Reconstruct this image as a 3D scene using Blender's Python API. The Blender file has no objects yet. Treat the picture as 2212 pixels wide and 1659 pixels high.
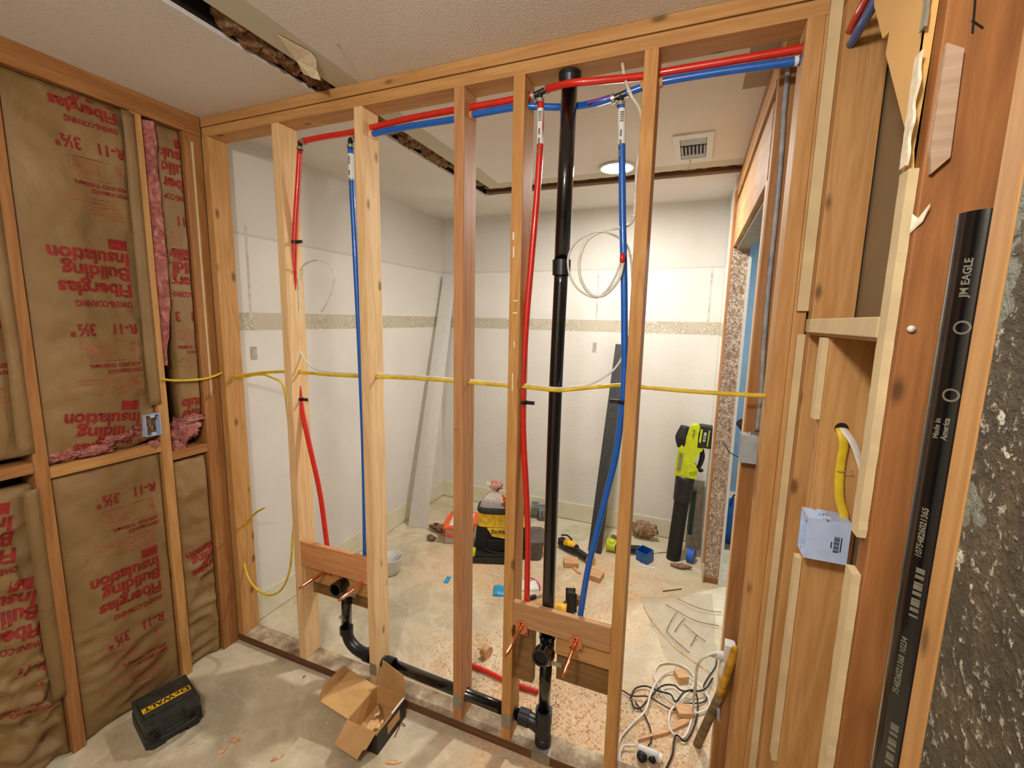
import bpy, bmesh, math, random
from mathutils import Vector, Matrix, noise
PI = math.pi
SC = bpy.context.scene
COL = SC.collection
# ---------------------------------------------------------------- camera, exposure
cam_d = bpy.data.cameras.new('camera'); cam = bpy.data.objects.new('camera', cam_d); COL.objects.link(cam)
cam_d.sensor_width = 36.0; cam_d.lens = 961.85 / 2212 * 36.0; cam_d.clip_start = .02
R_ = Vector((0.92626742, 0.37630999, 0.02048071)); U_ = Vector((-0.07324611, 0.12645062, 0.989265)); F_ = Vector((-0.36968051, 0.91782407, -0.14469033))
M_ = Matrix((( R_.x, U_.x, -F_.x, .28), (R_.y, U_.y, -F_.y, -1.3756), (R_.z, U_.z, -F_.z, 1.6243), (0, 0, 0, 1)))
cam.matrix_world = M_
SC.camera = cam
SC.view_settings.view_transform = 'Standard'; SC.view_settings.look = 'None'; SC.view_settings.gamma = 1
SC.view_settings.exposure = 0.0; SC.view_settings.use_curve_mapping = False
W_ = bpy.data.worlds.new('world'); SC.world = W_; W_.use_nodes = True
W_.node_tree.nodes['Background'].inputs[0].default_value = (.9, .85, .8, 1); W_.node_tree.nodes['Background'].inputs[1].default_value = .02

def area_light(name, loc, power, size, color):
    d = bpy.data.lights.new(name, 'AREA'); d.shape = 'DISK'; d.size = size; d.energy = power; d.color = color
    o = bpy.data.objects.new(name, d); o.location = loc; COL.objects.link(o)
    return o
FAR_W, NEAR_W, SIDE_W = 18, 57, 38
# the disc lamp of the far ceiling, the globe lamp of the near ceiling and an added, unseen light that brightens the blue room behind the doorway
def point_light(name, loc, power, r, color):
    d = bpy.data.lights.new(name, 'POINT'); d.shadow_soft_size = r; d.energy = power; d.color = color
    o = bpy.data.objects.new(name, d); o.location = loc; COL.objects.link(o); return o
area_light('room_light', (-.165, 1.165, 2.412), FAR_W, .13, (1, .985, .955))
point_light('room_light', (.0, -1.68, 2.21), NEAR_W, .07, (1, .975, .93))
area_light('room_light', (1.35, 2.2, 2.424), SIDE_W, .2, (.92, .96, 1))

# ---------------------------------------------------------------- materials
def lin(c):
    return tuple((v/255/12.92 if v/255 <= .04045 else ((v/255+.055)/1.055)**2.4) for v in c) + (1,)
class NT:
    def __init__(s, name):
        s.m = bpy.data.materials.new(name); s.m.use_nodes = True; s.t = s.m.node_tree; s.n = s.t.nodes; s.l = s.t.links
        s.b = s.n['Principled BSDF']; s.out = s.n['Material Output']
    def add(s, typ, **k):
        nd = s.n.new('ShaderNode' + typ)
        for a, v in k.items():
            if a.startswith('i_'): nd.inputs[int(a[2:]) if a[2:].isdigit() else a[2:].replace('_', ' ')].default_value = v
            else: setattr(nd, a, v)
        return nd
    def link(s, a, b): s.l.new(a, b)
    def ramp(s, fac, stops):
        r = s.add('ValToRGB'); e = r.color_ramp.elements
        while len(e) < len(stops): e.new(.5)
        for el, (p, c) in zip(e, stops): el.position = p; el.color = c if len(c) == 4 else lin(c)
        s.link(fac, r.inputs[0]); return r.outputs[0]
    def mix(s, fac, a, b, blend='MIX'):
        x = s.add('Mix', data_type='RGBA', blend_type=blend)
        for i, v in ((0, fac), (6, a), (7, b)):
            if isinstance(v, (int, float)): x.inputs[i].default_value = v
            elif isinstance(v, tuple): x.inputs[i].default_value = v if len(v) == 4 else lin(v)
            else: s.link(v, x.inputs[i])
        return x.outputs[2]
    def math(s, op, a, b=0, c=None):
        x = s.add('Math', operation=op)
        for i, v in enumerate((a, b) if c is None else (a, b, c)):
            if isinstance(v, (int, float)): x.inputs[i].default_value = v
            else: s.link(v, x.inputs[i])
        return x.outputs[0]
    def coords(s, scale=(1, 1, 1), src='Object', world=False):
        if world:
            g = s.add('NewGeometry').outputs['Position']
        else:
            tc = s.add('TexCoord').outputs[src]; oi = s.add('ObjectInfo').outputs['Location']
            v = s.add('VectorMath', operation='ADD'); s.link(tc, v.inputs[0]); s.link(oi, v.inputs[1]); g = v.outputs[0]
        m = s.add('Mapping'); m.inputs['Scale'].default_value = scale; s.link(g, m.inputs[0]); return m.outputs[0]
    def noise(s, vec, scale, detail=4, rough=.5, dist=0):
        x = s.add('TexNoise', i_Scale=scale, i_Detail=detail, i_Roughness=rough, i_Distortion=dist)
        if vec is not None: s.link(vec, x.inputs['Vector'])
        return x.outputs[0]
    def bump(s, h, strength=.3, dist=.01):
        x = s.add('Bump', i_Strength=strength, i_Distance=dist); s.link(h, x.inputs['Height']); s.link(x.outputs[0], s.b.inputs['Normal'])
    def base(s, c): 
        if isinstance(c, tuple): s.b.inputs['Base Color'].default_value = c if len(c) == 4 else lin(c)
        else: s.link(c, s.b.inputs['Base Color'])
    def rough(s, v): s.b.inputs['Roughness'].default_value = v

def plain(name, c, rough=.5, metal=0, var=.08, scale=30, bump=0, coat=0):
    t = NT(name); v = t.coords()
    n = t.noise(v, scale, 4)
    c2 = tuple(max(0, min(255, x * (1 - var * 2))) for x in c); c1 = tuple(max(0, min(255, x * (1 + var))) for x in c)
    t.base(t.ramp(n, [(.3, c2), (.7, c1)])); t.rough(rough); t.b.inputs['Metallic'].default_value = metal
    if coat: t.b.inputs['Coat Weight'].default_value = coat
    if bump: t.bump(n, bump, .004)
    return t.m

def wood(name, light, dark, axis='z', knots=.5, stain=.25, rough=.62, grain=1.0, seed=0):
    t = NT(name)
    long, cross = 1.6, 22.0
    sc = {'x': (long, cross, cross), 'y': (cross, long, cross), 'z': (cross, cross, long)}[axis]
    v = t.coords(sc)
    if seed:
        ad = t.add('VectorMath', operation='ADD'); t.link(v, ad.inputs[0]); ad.inputs[1].default_value = (seed*3.1, seed*1.7, seed*.9); v = ad.outputs[0]
    n1 = t.noise(v, .9, 2, .45, .5)
    w = t.math('FRACT', t.math('MULTIPLY', n1, 5))
    w = t.math('ABSOLUTE', t.math('SUBTRACT', w, .5))
    fine = t.noise(v, 6, 3, .6)
    f = t.math('ADD', t.math('ADD', t.math('MULTIPLY', w, .62 * grain), .08), t.math('MULTIPLY', fine, .6))
    mid = tuple((a + b) / 2 for a, b in zip(light, dark))
    c = t.ramp(f, [(.15, dark), (.45, mid), (.75, light)])
    big = t.noise(t.coords((1, 1, 1)), 2.3, 3)
    c = t.mix(t.math('MULTIPLY', t.math('SUBTRACT', big, .42), stain * 3), c, dark)
    if knots:
        ks = {'x': (11, 26, 26), 'y': (26, 11, 26), 'z': (26, 26, 11)}[axis]
        kv = t.add('TexVoronoi', i_Scale=1.0); t.link(t.coords(tuple(k*.62 for k in ks)), kv.inputs['Vector'])
        k = t.ramp(kv.outputs['Distance'], [(.0, (1, 1, 1, 1)), (.10, (.85, .85, .85, 1)), (.15, (.35, .35, .35, 1)), (.21, (0, 0, 0, 1))])
        # only some of the cells carry a knot
        rs = t.add('SeparateColor'); t.link(kv.outputs['Color'], rs.inputs[0])
        on = t.math('GREATER_THAN', rs.outputs[0], 1 - knots * .6)
        c = t.mix(t.math('MULTIPLY', t.math('MULTIPLY', k, on), .8), c, tuple(v_*.42 for v_ in dark))
    t.base(c); t.rough(rough); t.bump(fine, .15, .003)
    t.b.inputs['Specular IOR Level'].default_value = .35
    return t.m

M = {}
ax = 'xyz'
for a in ax:
    M['fir_'+a] = wood('wood_fir_'+a, (202, 154, 96), (172, 120, 64), a, .45)
    M['red_'+a] = wood('wood_red_'+a, (198, 144, 96), (162, 108, 66), a, .4)
    M['brown_'+a] = wood('wood_brown_'+a, (172, 120, 70), (138, 88, 44), a, .35)
M['umber_z'] = wood('wood_umber_z', (166, 108, 58), (128, 78, 38), 'z', .35, .3)
M['new_z'] = wood('wood_new_z', (238, 204, 154), (216, 170, 116), 'z', .3, .1)
M['gold_z'] = wood('wood_gold_z', (206, 154, 90), (176, 120, 60), 'z', .3, .2)
M['dark_x'] = wood('wood_dark_x', (128, 92, 62), (84, 54, 34), 'x', .2, .4, .8)
def dusty_sill():
    m = wood('wood_dusty_sill', (120, 82, 52), (84, 54, 32), 'x', .2, .5, .8); t = NT.__new__(NT); t.m = m; t.t = m.node_tree; t.n = t.t.nodes; t.l = t.t.links; t.b = t.n['Principled BSDF']
    src = t.b.inputs['Base Color'].links[0].from_socket
    g = t.add('NewGeometry'); sp = t.add('SeparateXYZ'); t.link(g.outputs['True Normal'], sp.inputs[0])
    d = t.ramp(t.noise(t.coords((1, 1, 1), world=True), 9, 6, .7), [(.33, (112, 88, 68)), (.52, (162, 142, 116)), (.66, (206, 190, 158))])
    t.link(t.mix(t.math('GREATER_THAN', sp.outputs[2], .5), src, d), t.b.inputs['Base Color']); return m
M['sill'] = dusty_sill()
M['block_x'] = wood('wood_block_x', (218, 160, 108), (186, 118, 72), 'x', .35, .1)
M['block_r'] = wood('wood_block_red', (194, 148, 102), (166, 118, 76), 'x', .2, .1)
M['shim'] = wood('wood_shim_grey', (192, 162, 134), (160, 130, 106), 'x', 0, .1, .5)
M['ply'] = wood('wood_ply', (150, 110, 66), (112, 78, 40), 'x', .1, .5)
M['dirty_z'] = wood('wood_dirty_z', (204, 158, 84), (104, 80, 38), 'z', .8, 1.3)
M['scrap'] = wood('wood_scrap', (216, 172, 126), (186, 136, 92), 'x', .25, .1)
M['header'] = wood('wood_header', (206, 162, 112), (150, 108, 66), 'y', .3, .8)

def speckle_wall(name, base, paint, z0=1.541, z1=1.629, zl=2.0):
    t = NT(name); v = t.coords((1, 1, 1), world=True)
    sep = t.add('SeparateXYZ'); t.link(v, sep.inputs[0]); z = sep.outputs[2]
    n = t.noise(v, 3, 4)
    c = t.ramp(n, [(.3, base), (.7, tuple(x*.96 for x in base))])
    inb = t.math('MULTIPLY', t.math('GREATER_THAN', z, z0), t.math('LESS_THAN', z, z1))
    sp = t.noise(v, 70, 5, .7, 1.5)
    big = t.noise(v, 4.5, 1)
    m = t.ramp(sp, [(.48, paint), (.56, tuple(min(255, x*1.22) for x in paint))])
    m = t.mix(t.math('GREATER_THAN', big, .56), m, tuple(x*1.10 for x in paint))
    c = t.mix(inb, c, m)
    up = t.math('GREATER_THAN', z, zl)
    c = t.mix(t.math('MULTIPLY', up, .6), c, tuple(x*.9 for x in base))
    ln_ = t.math('LESS_THAN', t.math('ABSOLUTE', t.math('SUBTRACT', z, zl)), .006)
    c = t.mix(t.math('MULTIPLY', ln_, .5), c, tuple(x*.8 for x in base))
    t.base(c); t.rough(.85)
    b = t.noise(v, 55, 4, .6); t.bump(b, .35, .004)
    return t.m
M['white_wall'] = speckle_wall('painted_drywall_white', (226, 222, 214), (176, 168, 150))
M['plain_wall'] = plain('drywall_plain', (200, 190, 172), .9, var=.03, scale=6)
M['cream'] = plain('cream_trim', (222, 216, 190), .7, var=.02, scale=8)
M['back_paper'] = plain('drywall_back_paper', (150, 128, 94), .9, var=.03, scale=3)
M['gypsum'] = plain('torn_gypsum', (208, 184, 140), .9, var=.025, scale=14, bump=.25)
M['paper_tan'] = plain('torn_paper_tan', (220, 172, 100), .85, var=.02, scale=6)
M['paper_white'] = plain('torn_paper_white', (236, 220, 190), .85, var=.05, scale=60)
M['blue_wall'] = plain('blue_paint', (132, 162, 182), .8, var=.03, scale=5)

def ceiling_mat():
    t = NT('orange_peel_ceiling'); v = t.coords((1, 1, 1), world=True)
    s = t.add('SeparateXYZ'); t.link(v, s.inputs[0]); x, y = s.outputs[0], s.outputs[1]
    base = t.ramp(t.noise(v, 1.6, 3), [(.35, (230, 224, 218)), (.7, (220, 213, 206))])
    # bare, smooth joint compound along the two slots
    wob = t.math('MULTIPLY', t.math('SUBTRACT', t.noise(v, 1.4, 2), .5), .05)
    right = t.math('ADD', -.885, wob)
    m1 = t.math('MULTIPLY', t.math('MULTIPLY', t.math('LESS_THAN', x, right), t.math('GREATER_THAN', x, -1.0)), t.math('LESS_THAN', y, 1.35))
    m2 = t.math('MULTIPLY', t.math('MULTIPLY', t.math('GREATER_THAN', y, 1.235), t.math('LESS_THAN', y, 1.35)), t.math('GREATER_THAN', x, -1.0))
    m3 = t.math('MULTIPLY', t.math('MULTIPLY', t.math('GREATER_THAN', x, .375), t.math('GREATER_THAN', y, .2)), t.math('LESS_THAN', y, .5))
    m = t.math('MAXIMUM', m1, m2)
    c = t.mix(m, base, (198, 192, 170)); c = t.mix(m3, c, (164, 146, 126))
    t.base(c); t.rough(.9)
    h = t.noise(v, 125, 3, .55)
    h = t.math('MULTIPLY', h, t.math('SUBTRACT', 1, t.math('MAXIMUM', m, m3)))
    t.bump(h, .45, .005)
    return t.m
M['ceiling'] = ceiling_mat()

def floor_mat():
    t = NT('dusty_concrete'); v = t.coords((1, 1, 1), world=True)
    s = t.add('SeparateXYZ'); t.link(v, s.inputs[0]); x, y = s.outputs[0], s.outputs[1]
    c = t.ramp(t.noise(v, 1.7, 6, .6, .8), [(.30, (170, 154, 124)), (.42, (196, 180, 148)), (.52, (210, 198, 170)), (.62, (184, 174, 148)), (.75, (206, 194, 160))])
    c = t.mix(t.ramp(t.noise(v, 5, 5, .65, 1.5), [(.5, (0, 0, 0, 1)), (.66, (.55, .55, .55, 1))]), c, (226, 216, 190))
    # drifts of orange sawdust, thickest by the open wall
    def drift(cx, cy, r):
        d = t.math('SQRT', t.math('ADD', t.math('POWER', t.math('SUBTRACT', x, cx), 2), t.math('POWER', t.math('SUBTRACT', y, cy), 2)))
        return t.math('MAXIMUM', t.math('SUBTRACT', 1, t.math('DIVIDE', d, r)), 0)
    dd = t.math('MINIMUM', t.math('MULTIPLY', drift(-.1, .18, .55), 1.6), 1)
    for a in ((.25, .25, .6), (-.2, .95, .7), (-.9, 1.1, .6), (.0, 1.3, .5), (-.65, .35, .35)):
        dd = t.math('MAXIMUM', dd, t.math('MULTIPLY', drift(*a), .8))
    dn = t.math('MULTIPLY', t.math('SUBTRACT', t.noise(v, 7, 6, .7, .6), .34), 4.4)
    k = t.math('MINIMUM', t.math('MAXIMUM', t.math('MULTIPLY', dd, dn), 0), .62)
    c = t.mix(k, c, t.ramp(t.noise(v, 60, 3, .7), [(.35, (196, 142, 94)), (.55, (222, 178, 130)), (.75, (240, 208, 164))]))
    sp = t.ramp(t.noise(v, 90, 2, .5), [(.70, (0, 0, 0, 1)), (.74, (1, 1, 1, 1))])
    c = t.mix(t.math('MULTIPLY', sp, .5), c, (130, 96, 66))
    # brown stain of old glue left of the case and hairline scratches
    c = t.mix(t.math('MULTIPLY', t.ramp(t.noise(v, 11, 6, .7, 2.5), [(.62, (0, 0, 0, 1)), (.70, (.5, .5, .5, 1))]), 1.0), c, (150, 140, 118))
    t.base(c); t.rough(.75); t.bump(t.noise(v, 30, 5, .6), .25, .006)
    return t.m
M['floor'] = floor_mat()

def kraft_mat():
    t = NT('kraft_paper'); v = t.coords((1, 1, 1), world=True)
    c = t.ramp(t.noise(v, 4, 4), [(.3, (126, 97, 56)), (.55, (141, 111, 69)), (.75, (152, 123, 81))])
    t.base(c); t.rough(.6); t.bump(t.noise(v, 6, 4, .55, 1.2), .5, .02)
    return t.m
M['kraft'] = kraft_mat()
M['print_red'] = plain('red_printing', (146, 30, 22), .7, var=.1, scale=60)
M['print_thin'] = plain('faded_red_printing', (176, 92, 58), .7, var=.1, scale=60)
def fluff(name, a, b, d):
    t = NT(name); v = t.coords((1, 1, 1), world=True); n = t.noise(v, 26, 6, .75, 1.2)
    t.base(t.ramp(n, [(.3, d), (.5, b), (.68, a)])); t.rough(1); t.bump(n, 1, .03); return t.m
M['pink'] = fluff('pink_fibreglass', (248, 190, 176), (226, 138, 128), (166, 82, 76))
M['loose'] = fluff('loose_attic_insulation', (222, 190, 150), (170, 120, 80), (70, 40, 24))
M['tan_fluff'] = fluff('tan_fluff', (228, 194, 156), (200, 158, 120), (150, 108, 78))
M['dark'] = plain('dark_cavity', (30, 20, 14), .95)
M['pexr'] = plain('red_pex', (214, 40, 26), .32, var=.03, coat=.3)
M['pexb'] = plain('blue_pex', (22, 96, 190), .32, var=.03, coat=.3)
M['abs'] = plain('black_abs', (14, 14, 15), .16, var=.1, coat=.6)
M['abs_m'] = plain('matte_black_abs', (26, 28, 30), .38, var=.15)
M['label'] = plain('white_label', (226, 226, 220), .5, var=.01)
M['ink'] = plain('black_ink', (32, 32, 36), .6)
M['ink_grey'] = plain('pale_ink', (112, 106, 88), .6)
M['copper'] = plain('copper', (240, 168, 128), .22, metal=1, var=.05)
M['copper_p'] = plain('copper_plate', (220, 140, 96), .35, metal=.7, var=.05)
M['steel'] = plain('galvanised_steel', (172, 166, 148), .4, metal=.55, var=.1)
M['steel_m'] = plain('dull_zinc_plate', (150, 144, 124), .5, metal=.3, var=.06)
M['yel'] = plain('yellow_jacket', (222, 186, 40), .45, var=.06)
M['whitec'] = plain('white_jacket', (226, 218, 202), .45, var=.04)
M['greyc'] = plain('grey_jacket', (150, 150, 152), .5)
M['blackc'] = plain('black_jacket', (26, 22, 22), .5)
M['clamp'] = plain('black_plastic', (18, 18, 20), .4)
M['boxblue'] = plain('pale_blue_pvc', (182, 198, 230), .45, var=.03)
M['boxgrey'] = plain('grey_pvc', (160, 164, 168), .5, var=.03)
M['boxdeep'] = plain('blue_pvc', (16, 96, 176), .4, var=.05)
M['yellow_tool'] = plain('yellow_tool_plastic', (236, 182, 30), .45)
M['black_tool'] = plain('black_tool_plastic', (30, 30, 30), .45, var=.15)
M['case'] = plain('case_charcoal', (50, 52, 48), .5, var=.15, bump=.2)
M['lime'] = plain('lime_tool_plastic', (196, 210, 30), .4, var=.04)
M['rubber'] = plain('dark_rubber', (22, 21, 20), .6, var=.1)
M['card'] = plain('cardboard', (190, 146, 92), .8, var=.05, scale=12)
M['card_in'] = plain('cardboard_inside', (204, 160, 100), .8, var=.04, scale=12)
M['card_blk'] = plain('black_printed_board', (34, 28, 22), .5, var=.2)
M['chip'] = plain('wood_chip', (232, 190, 130), .8, var=.1, scale=80)
M['chip_o'] = plain('orange_wood_chip', (226, 178, 134), .8, var=.1, scale=60)
M['orange'] = plain('orange_plastic', (240, 98, 36), .4)
M['salmon'] = plain('orange_foil', (226, 110, 72), .5, var=.3, scale=50)
M['cup'] = plain('white_plastic', (212, 210, 204), .45, var=.01)
M['cyan'] = plain('cyan_plastic', (40, 160, 214), .4)
M['tape'] = plain('blue_tape', (44, 92, 196), .6)
M['charc'] = plain('charcoal_board', (54, 54, 54), .6)
M['fabric_y'] = plain('yellow_fabric', (240, 196, 52), .8, bump=.3)
M['fabric_b'] = plain('black_fabric', (24, 24, 24), .85, bump=.3)
M['greyblk'] = plain('grey_plastic', (92, 96, 94), .5, var=.1)
M['magenta'] = plain('magenta_zip', (214, 30, 120), .4)
M['greentint'] = plain('dark_green', (26, 62, 52), .5)
M['cond'] = plain('dirty_yellow_conduit', (206, 156, 28), .45, var=.15)
M['conddirt'] = plain('greyed_conduit', (132, 112, 76), .7, var=.15)
def clear(name, tint, alpha):
    t = NT(name); n = t.noise(t.coords(), 40, 3)
    t.base(tint); t.rough(.2); t.b.inputs['Alpha'].default_value = alpha; t.bump(n, .5, .01); return t.m
M['bag'] = clear('clear_bag', (240, 230, 220), .5)
M['sheet'] = clear('plastic_sheet', (224, 212, 186), .28)
M['bin'] = clear('cloudy_plastic', (214, 204, 190), .72)
def board_mat():
    t = NT('mortar_backed_board'); v = t.coords((1, 1, 1), world=True)
    n = t.noise(v, 85, 5, .68, .25)
    c = t.ramp(t.noise(v, 14, 4, .6), [(.34, (58, 46, 26)), (.56, (92, 76, 48)), (.7, (112, 94, 66))])
    c = t.mix(t.ramp(n, [(.575, (0, 0, 0, 1)), (.64, (1, 1, 1, 1))]), c, (206, 194, 170))
    c = t.mix(t.ramp(t.noise(v, 32, 4, .6), [(.66, (0, 0, 0, 1)), (.68, (1, 1, 1, 1))]), c, (238, 228, 206))
    g = t.ramp(t.noise(v, 7, 5, .6, .3), [(.585, (0, 0, 0, 1)), (.60, (1, 1, 1, 1))])
    c = t.mix(g, c, (146, 146, 128))
    t.base(c); t.rough(.6); t.bump(n, 1, .02); return t.m
M['mortar'] = board_mat()
def torn_mat():
    t = NT('torn_brown_paper'); v = t.coords((1, 1, .8), world=True)
    n = t.noise(v, 38, 5, .7, 2.6)
    t.base(t.ramp(n, [(.36, (122, 96, 78)), (.49, (152, 126, 106)), (.57, (202, 190, 172))])); t.rough(.9); t.bump(n, .4, .004); return t.m
M['torn'] = torn_mat()
def emit(name, c, s):
    t = NT(name); t.b.inputs['Emission Color'].default_value = lin(c); t.b.inputs['Emission Strength'].default_value = s; t.base(c); return t.m
M['lens'] = emit('lamp_lens', (255, 248, 236), 270)

# ---------------------------------------------------------------- helpers
def tag(o, label=None, cat=None, group=None, kind=None):
    if label: o['label'] = label
    if cat: o['category'] = cat
    if group: o['group'] = group
    if kind: o['kind'] = kind
    return o
def obj(name, bm, mat, parent=None, smooth=False, bevel=0, keep=False):
    """links the bmesh (world coordinates) as one mesh whose origin sits at its foot"""
    if bevel:
        ed = [e for e in bm.edges if len(e.link_faces) == 2 and e.calc_face_angle(0) > .6]
        bmesh.ops.bevel(bm, geom=ed, offset=bevel, segments=2, affect='EDGES', profile=.6)
    bmesh.ops.recalc_face_normals(bm, faces=bm.faces[:])
    lo = Vector((min(v.co.x for v in bm.verts), min(v.co.y for v in bm.verts), min(v.co.z for v in bm.verts)))
    hi = Vector((max(v.co.x for v in bm.verts), max(v.co.y for v in bm.verts), max(v.co.z for v in bm.verts)))
    org = Vector(((lo.x+hi.x)/2, (lo.y+hi.y)/2, lo.z))
    for v in bm.verts: v.co -= org
    me = bpy.data.meshes.new(name); bm.to_mesh(me); bm.free()
    if smooth:
        for p in me.polygons: p.use_smooth = True
    if mat is not None: me.materials.append(M[mat] if isinstance(mat, str) else mat)
    o = bpy.data.objects.new(name, me); COL.objects.link(o)
    o.location = org
    if parent is not None:
        o.parent = parent; o.location = org - parent_world(parent)
    return o
def parent_world(p):
    l = p.location.copy()
    while p.parent: p = p.parent; l += p.location
    return l
def empty(name, loc, label, cat, group=None):
    o = bpy.data.objects.new(name, None); o.empty_display_size = .05; COL.objects.link(o); o.location = loc
    return tag(o, label, cat, group)
def smooth_by(o, ang=.7):
    me = o.data
    for p in me.polygons: p.use_smooth = True
    try: me.set_sharp_from_angle(angle=ang)
    except Exception: pass
    return o
def B(*boxes):
    bm = bmesh.new()
    for b in boxes: addbox(bm, *b)
    return bm
def addbox(bm, x0, x1, y0, y1, z0, z1, mtx=None):
    r = bmesh.ops.create_cube(bm, size=1)
    for v in r['verts']:
        v.co = Vector(((x0+x1)/2 + v.co.x*(x1-x0), (y0+y1)/2 + v.co.y*(y1-y0), (z0+z1)/2 + v.co.z*(z1-z0)))
        if mtx is not None: v.co = mtx @ v.co
    return bm
def addprism(bm, pts, vec):
    """polygon pts extruded by vec"""
    vec = Vector(vec); a = [bm.verts.new(Vector(p)) for p in pts]; b = [bm.verts.new(Vector(p)+vec) for p in pts]
    bm.faces.new(a); bm.faces.new(b[::-1]); n = len(a)
    for i in range(n): bm.faces.new((a[i], b[i], b[(i+1) % n], a[(i+1) % n]))
    return bm
def prism(pts, vec): return addprism(bmesh.new(), pts, vec)
def spline(pts, per=8):
    P = [Vector(p) for p in pts]
    if len(P) < 3 or per <= 1: return P
    out = []
    for i in range(len(P)-1):
        p0 = P[i-1] if i > 0 else P[0]*2-P[1]; p1, p2 = P[i], P[i+1]; p3 = P[i+2] if i+2 < len(P) else P[-1]*2-P[-2]
        for k in range(per):
            t = k/per; t2, t3 = t*t, t*t*t
            out.append(.5*((2*p1)+(p2-p0)*t+(2*p0-5*p1+4*p2-p3)*t2+(3*p1-p0-3*p2+p3)*t3))
    out.append(P[-1]); return out
def addtube(bm, pts, r, n=12, per=8, flat=1.0, cap=True, up=None):
    """round or flat tube along a smooth path; r is a number or one radius per given point"""
    P = spline(pts, per); m = len(P)
    if isinstance(r, (int, float)): rs = [r]*m
    else:
        rs = []
        for i in range(m):
            t = i/(m-1)*(len(r)-1); a = min(int(t), len(r)-2); rs.append(r[a]+(r[a+1]-r[a])*(t-a))
    tan = [(P[min(i+1, m-1)]-P[max(i-1, 0)]).normalized() for i in range(m)]
    nrm = Vector(up) if up else Vector((0, 0, 1))
    if abs(nrm.dot(tan[0])) > .9: nrm = Vector((0, 1, 0)) if abs(tan[0].y) < .9 else Vector((1, 0, 0))
    rings = []
    for i in range(m):
        nrm = nrm - tan[i]*nrm.dot(tan[i])
        nrm = nrm.normalized() if nrm.length > 1e-6 else Vector((1, 0, 0))
        bn = tan[i].cross(nrm)
        rings.append([bm.verts.new(P[i] + nrm*math.cos(2*PI*k/n)*rs[i] + bn*math.sin(2*PI*k/n)*rs[i]*flat) for k in range(n)])
    for i in range(m-1):
        for k in range(n): bm.faces.new((rings[i][k], rings[i][(k+1) % n], rings[i+1][(k+1) % n], rings[i+1][k]))
    if cap: bm.faces.new(rings[0][::-1]); bm.faces.new(rings[-1])
    return bm
def tube(pts, r, **k): return addtube(bmesh.new(), pts, r, **k)
def addlathe(bm, prof, p0, axis, n=24):
    """(t, r) profile turned about an axis from p0; open profile"""
    p0 = Vector(p0); a = Vector(axis).normalized(); u = a.orthogonal().normalized(); w = a.cross(u); rings = []
    for t, r in prof: rings.append([bm.verts.new(p0+a*t+(u*math.cos(2*PI*k/n)+w*math.sin(2*PI*k/n))*max(r, 1e-5)) for k in range(n)])
    for i in range(len(rings)-1):
        for k in range(n): bm.faces.new((rings[i][k], rings[i][(k+1) % n], rings[i+1][(k+1) % n], rings[i+1][k]))
    return bm
def lathe(prof, p0, axis, n=24): return addlathe(bmesh.new(), prof, p0, axis, n)
def addblob(bm, c, r, amp=.35, freq=3, seed=0, sub=3):
    s = bmesh.ops.create_icosphere(bm, subdivisions=sub, radius=1)
    for v in s['verts']:
        d = v.co.normalized(); k = 1 + amp*noise.fractal(d*freq + Vector((seed*7.3, seed*3.1, seed)), .6, 2, 4)
        v.co = Vector((c[0]+d.x*r[0]*k, c[1]+d.y*r[1]*k, c[2]+d.z*r[2]*k))
    return bm
def text_bm(s, size, extrude=0, offset=0, shear=0, spacing=1, width=None):
    cu = bpy.data.curves.new('t', 'FONT'); cu.body = s; cu.size = size; cu.offset = offset; cu.shear = shear; cu.space_character = spacing
    cu.resolution_u = 3; cu.fill_mode = 'BOTH' if extrude else 'FRONT'; cu.extrude = extrude
    o = bpy.data.objects.new('t', cu); COL.objects.link(o)
    dg = bpy.context.evaluated_depsgraph_get(); me = bpy.data.meshes.new_from_object(o.evaluated_get(dg))
    bpy.data.objects.remove(o); bm = bmesh.new(); bm.from_mesh(me); bpy.data.meshes.remove(me)
    if width and bm.verts:
        x0 = min(v.co.x for v in bm.verts); x1 = max(v.co.x for v in bm.verts)
        for v in bm.verts: v.co.x = (v.co.x-x0)*width/(x1-x0)
    return bm
def add_text(bm, s, size, mtx, **k):
    """text placed with a matrix (text x = reading direction, y = up, z = out)"""
    t = text_bm(s, size, **k); t.transform(mtx); me = bpy.data.meshes.new('t'); t.to_mesh(me); t.free(); bm.from_mesh(me); bpy.data.meshes.remove(me); return bm
def frame(o, x, y):
    x = Vector(x).normalized(); y = Vector(y); y = (y-x*y.dot(x)).normalized(); z = x.cross(y); o = Vector(o)
    return Matrix(((x.x, y.x, z.x, o.x), (x.y, y.y, z.y, o.y), (x.z, y.z, z.z, o.z), (0, 0, 0, 1)))
def struct(name, bm, mat, parent=None, bevel=0):
    o = obj(name, bm, mat, parent, bevel=bevel)
    if parent is None: o['kind'] = 'structure'
    return o

H = 2.44; XL = -1.726; XF = -1.759; L = 2.025; S = .038; D = .089
# ---------------------------------------------------------------- the setting
fl = B((-2.0, 3.4, -2.5, 3.6, -.1, 0)); struct('floor', fl, 'floor')
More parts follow.
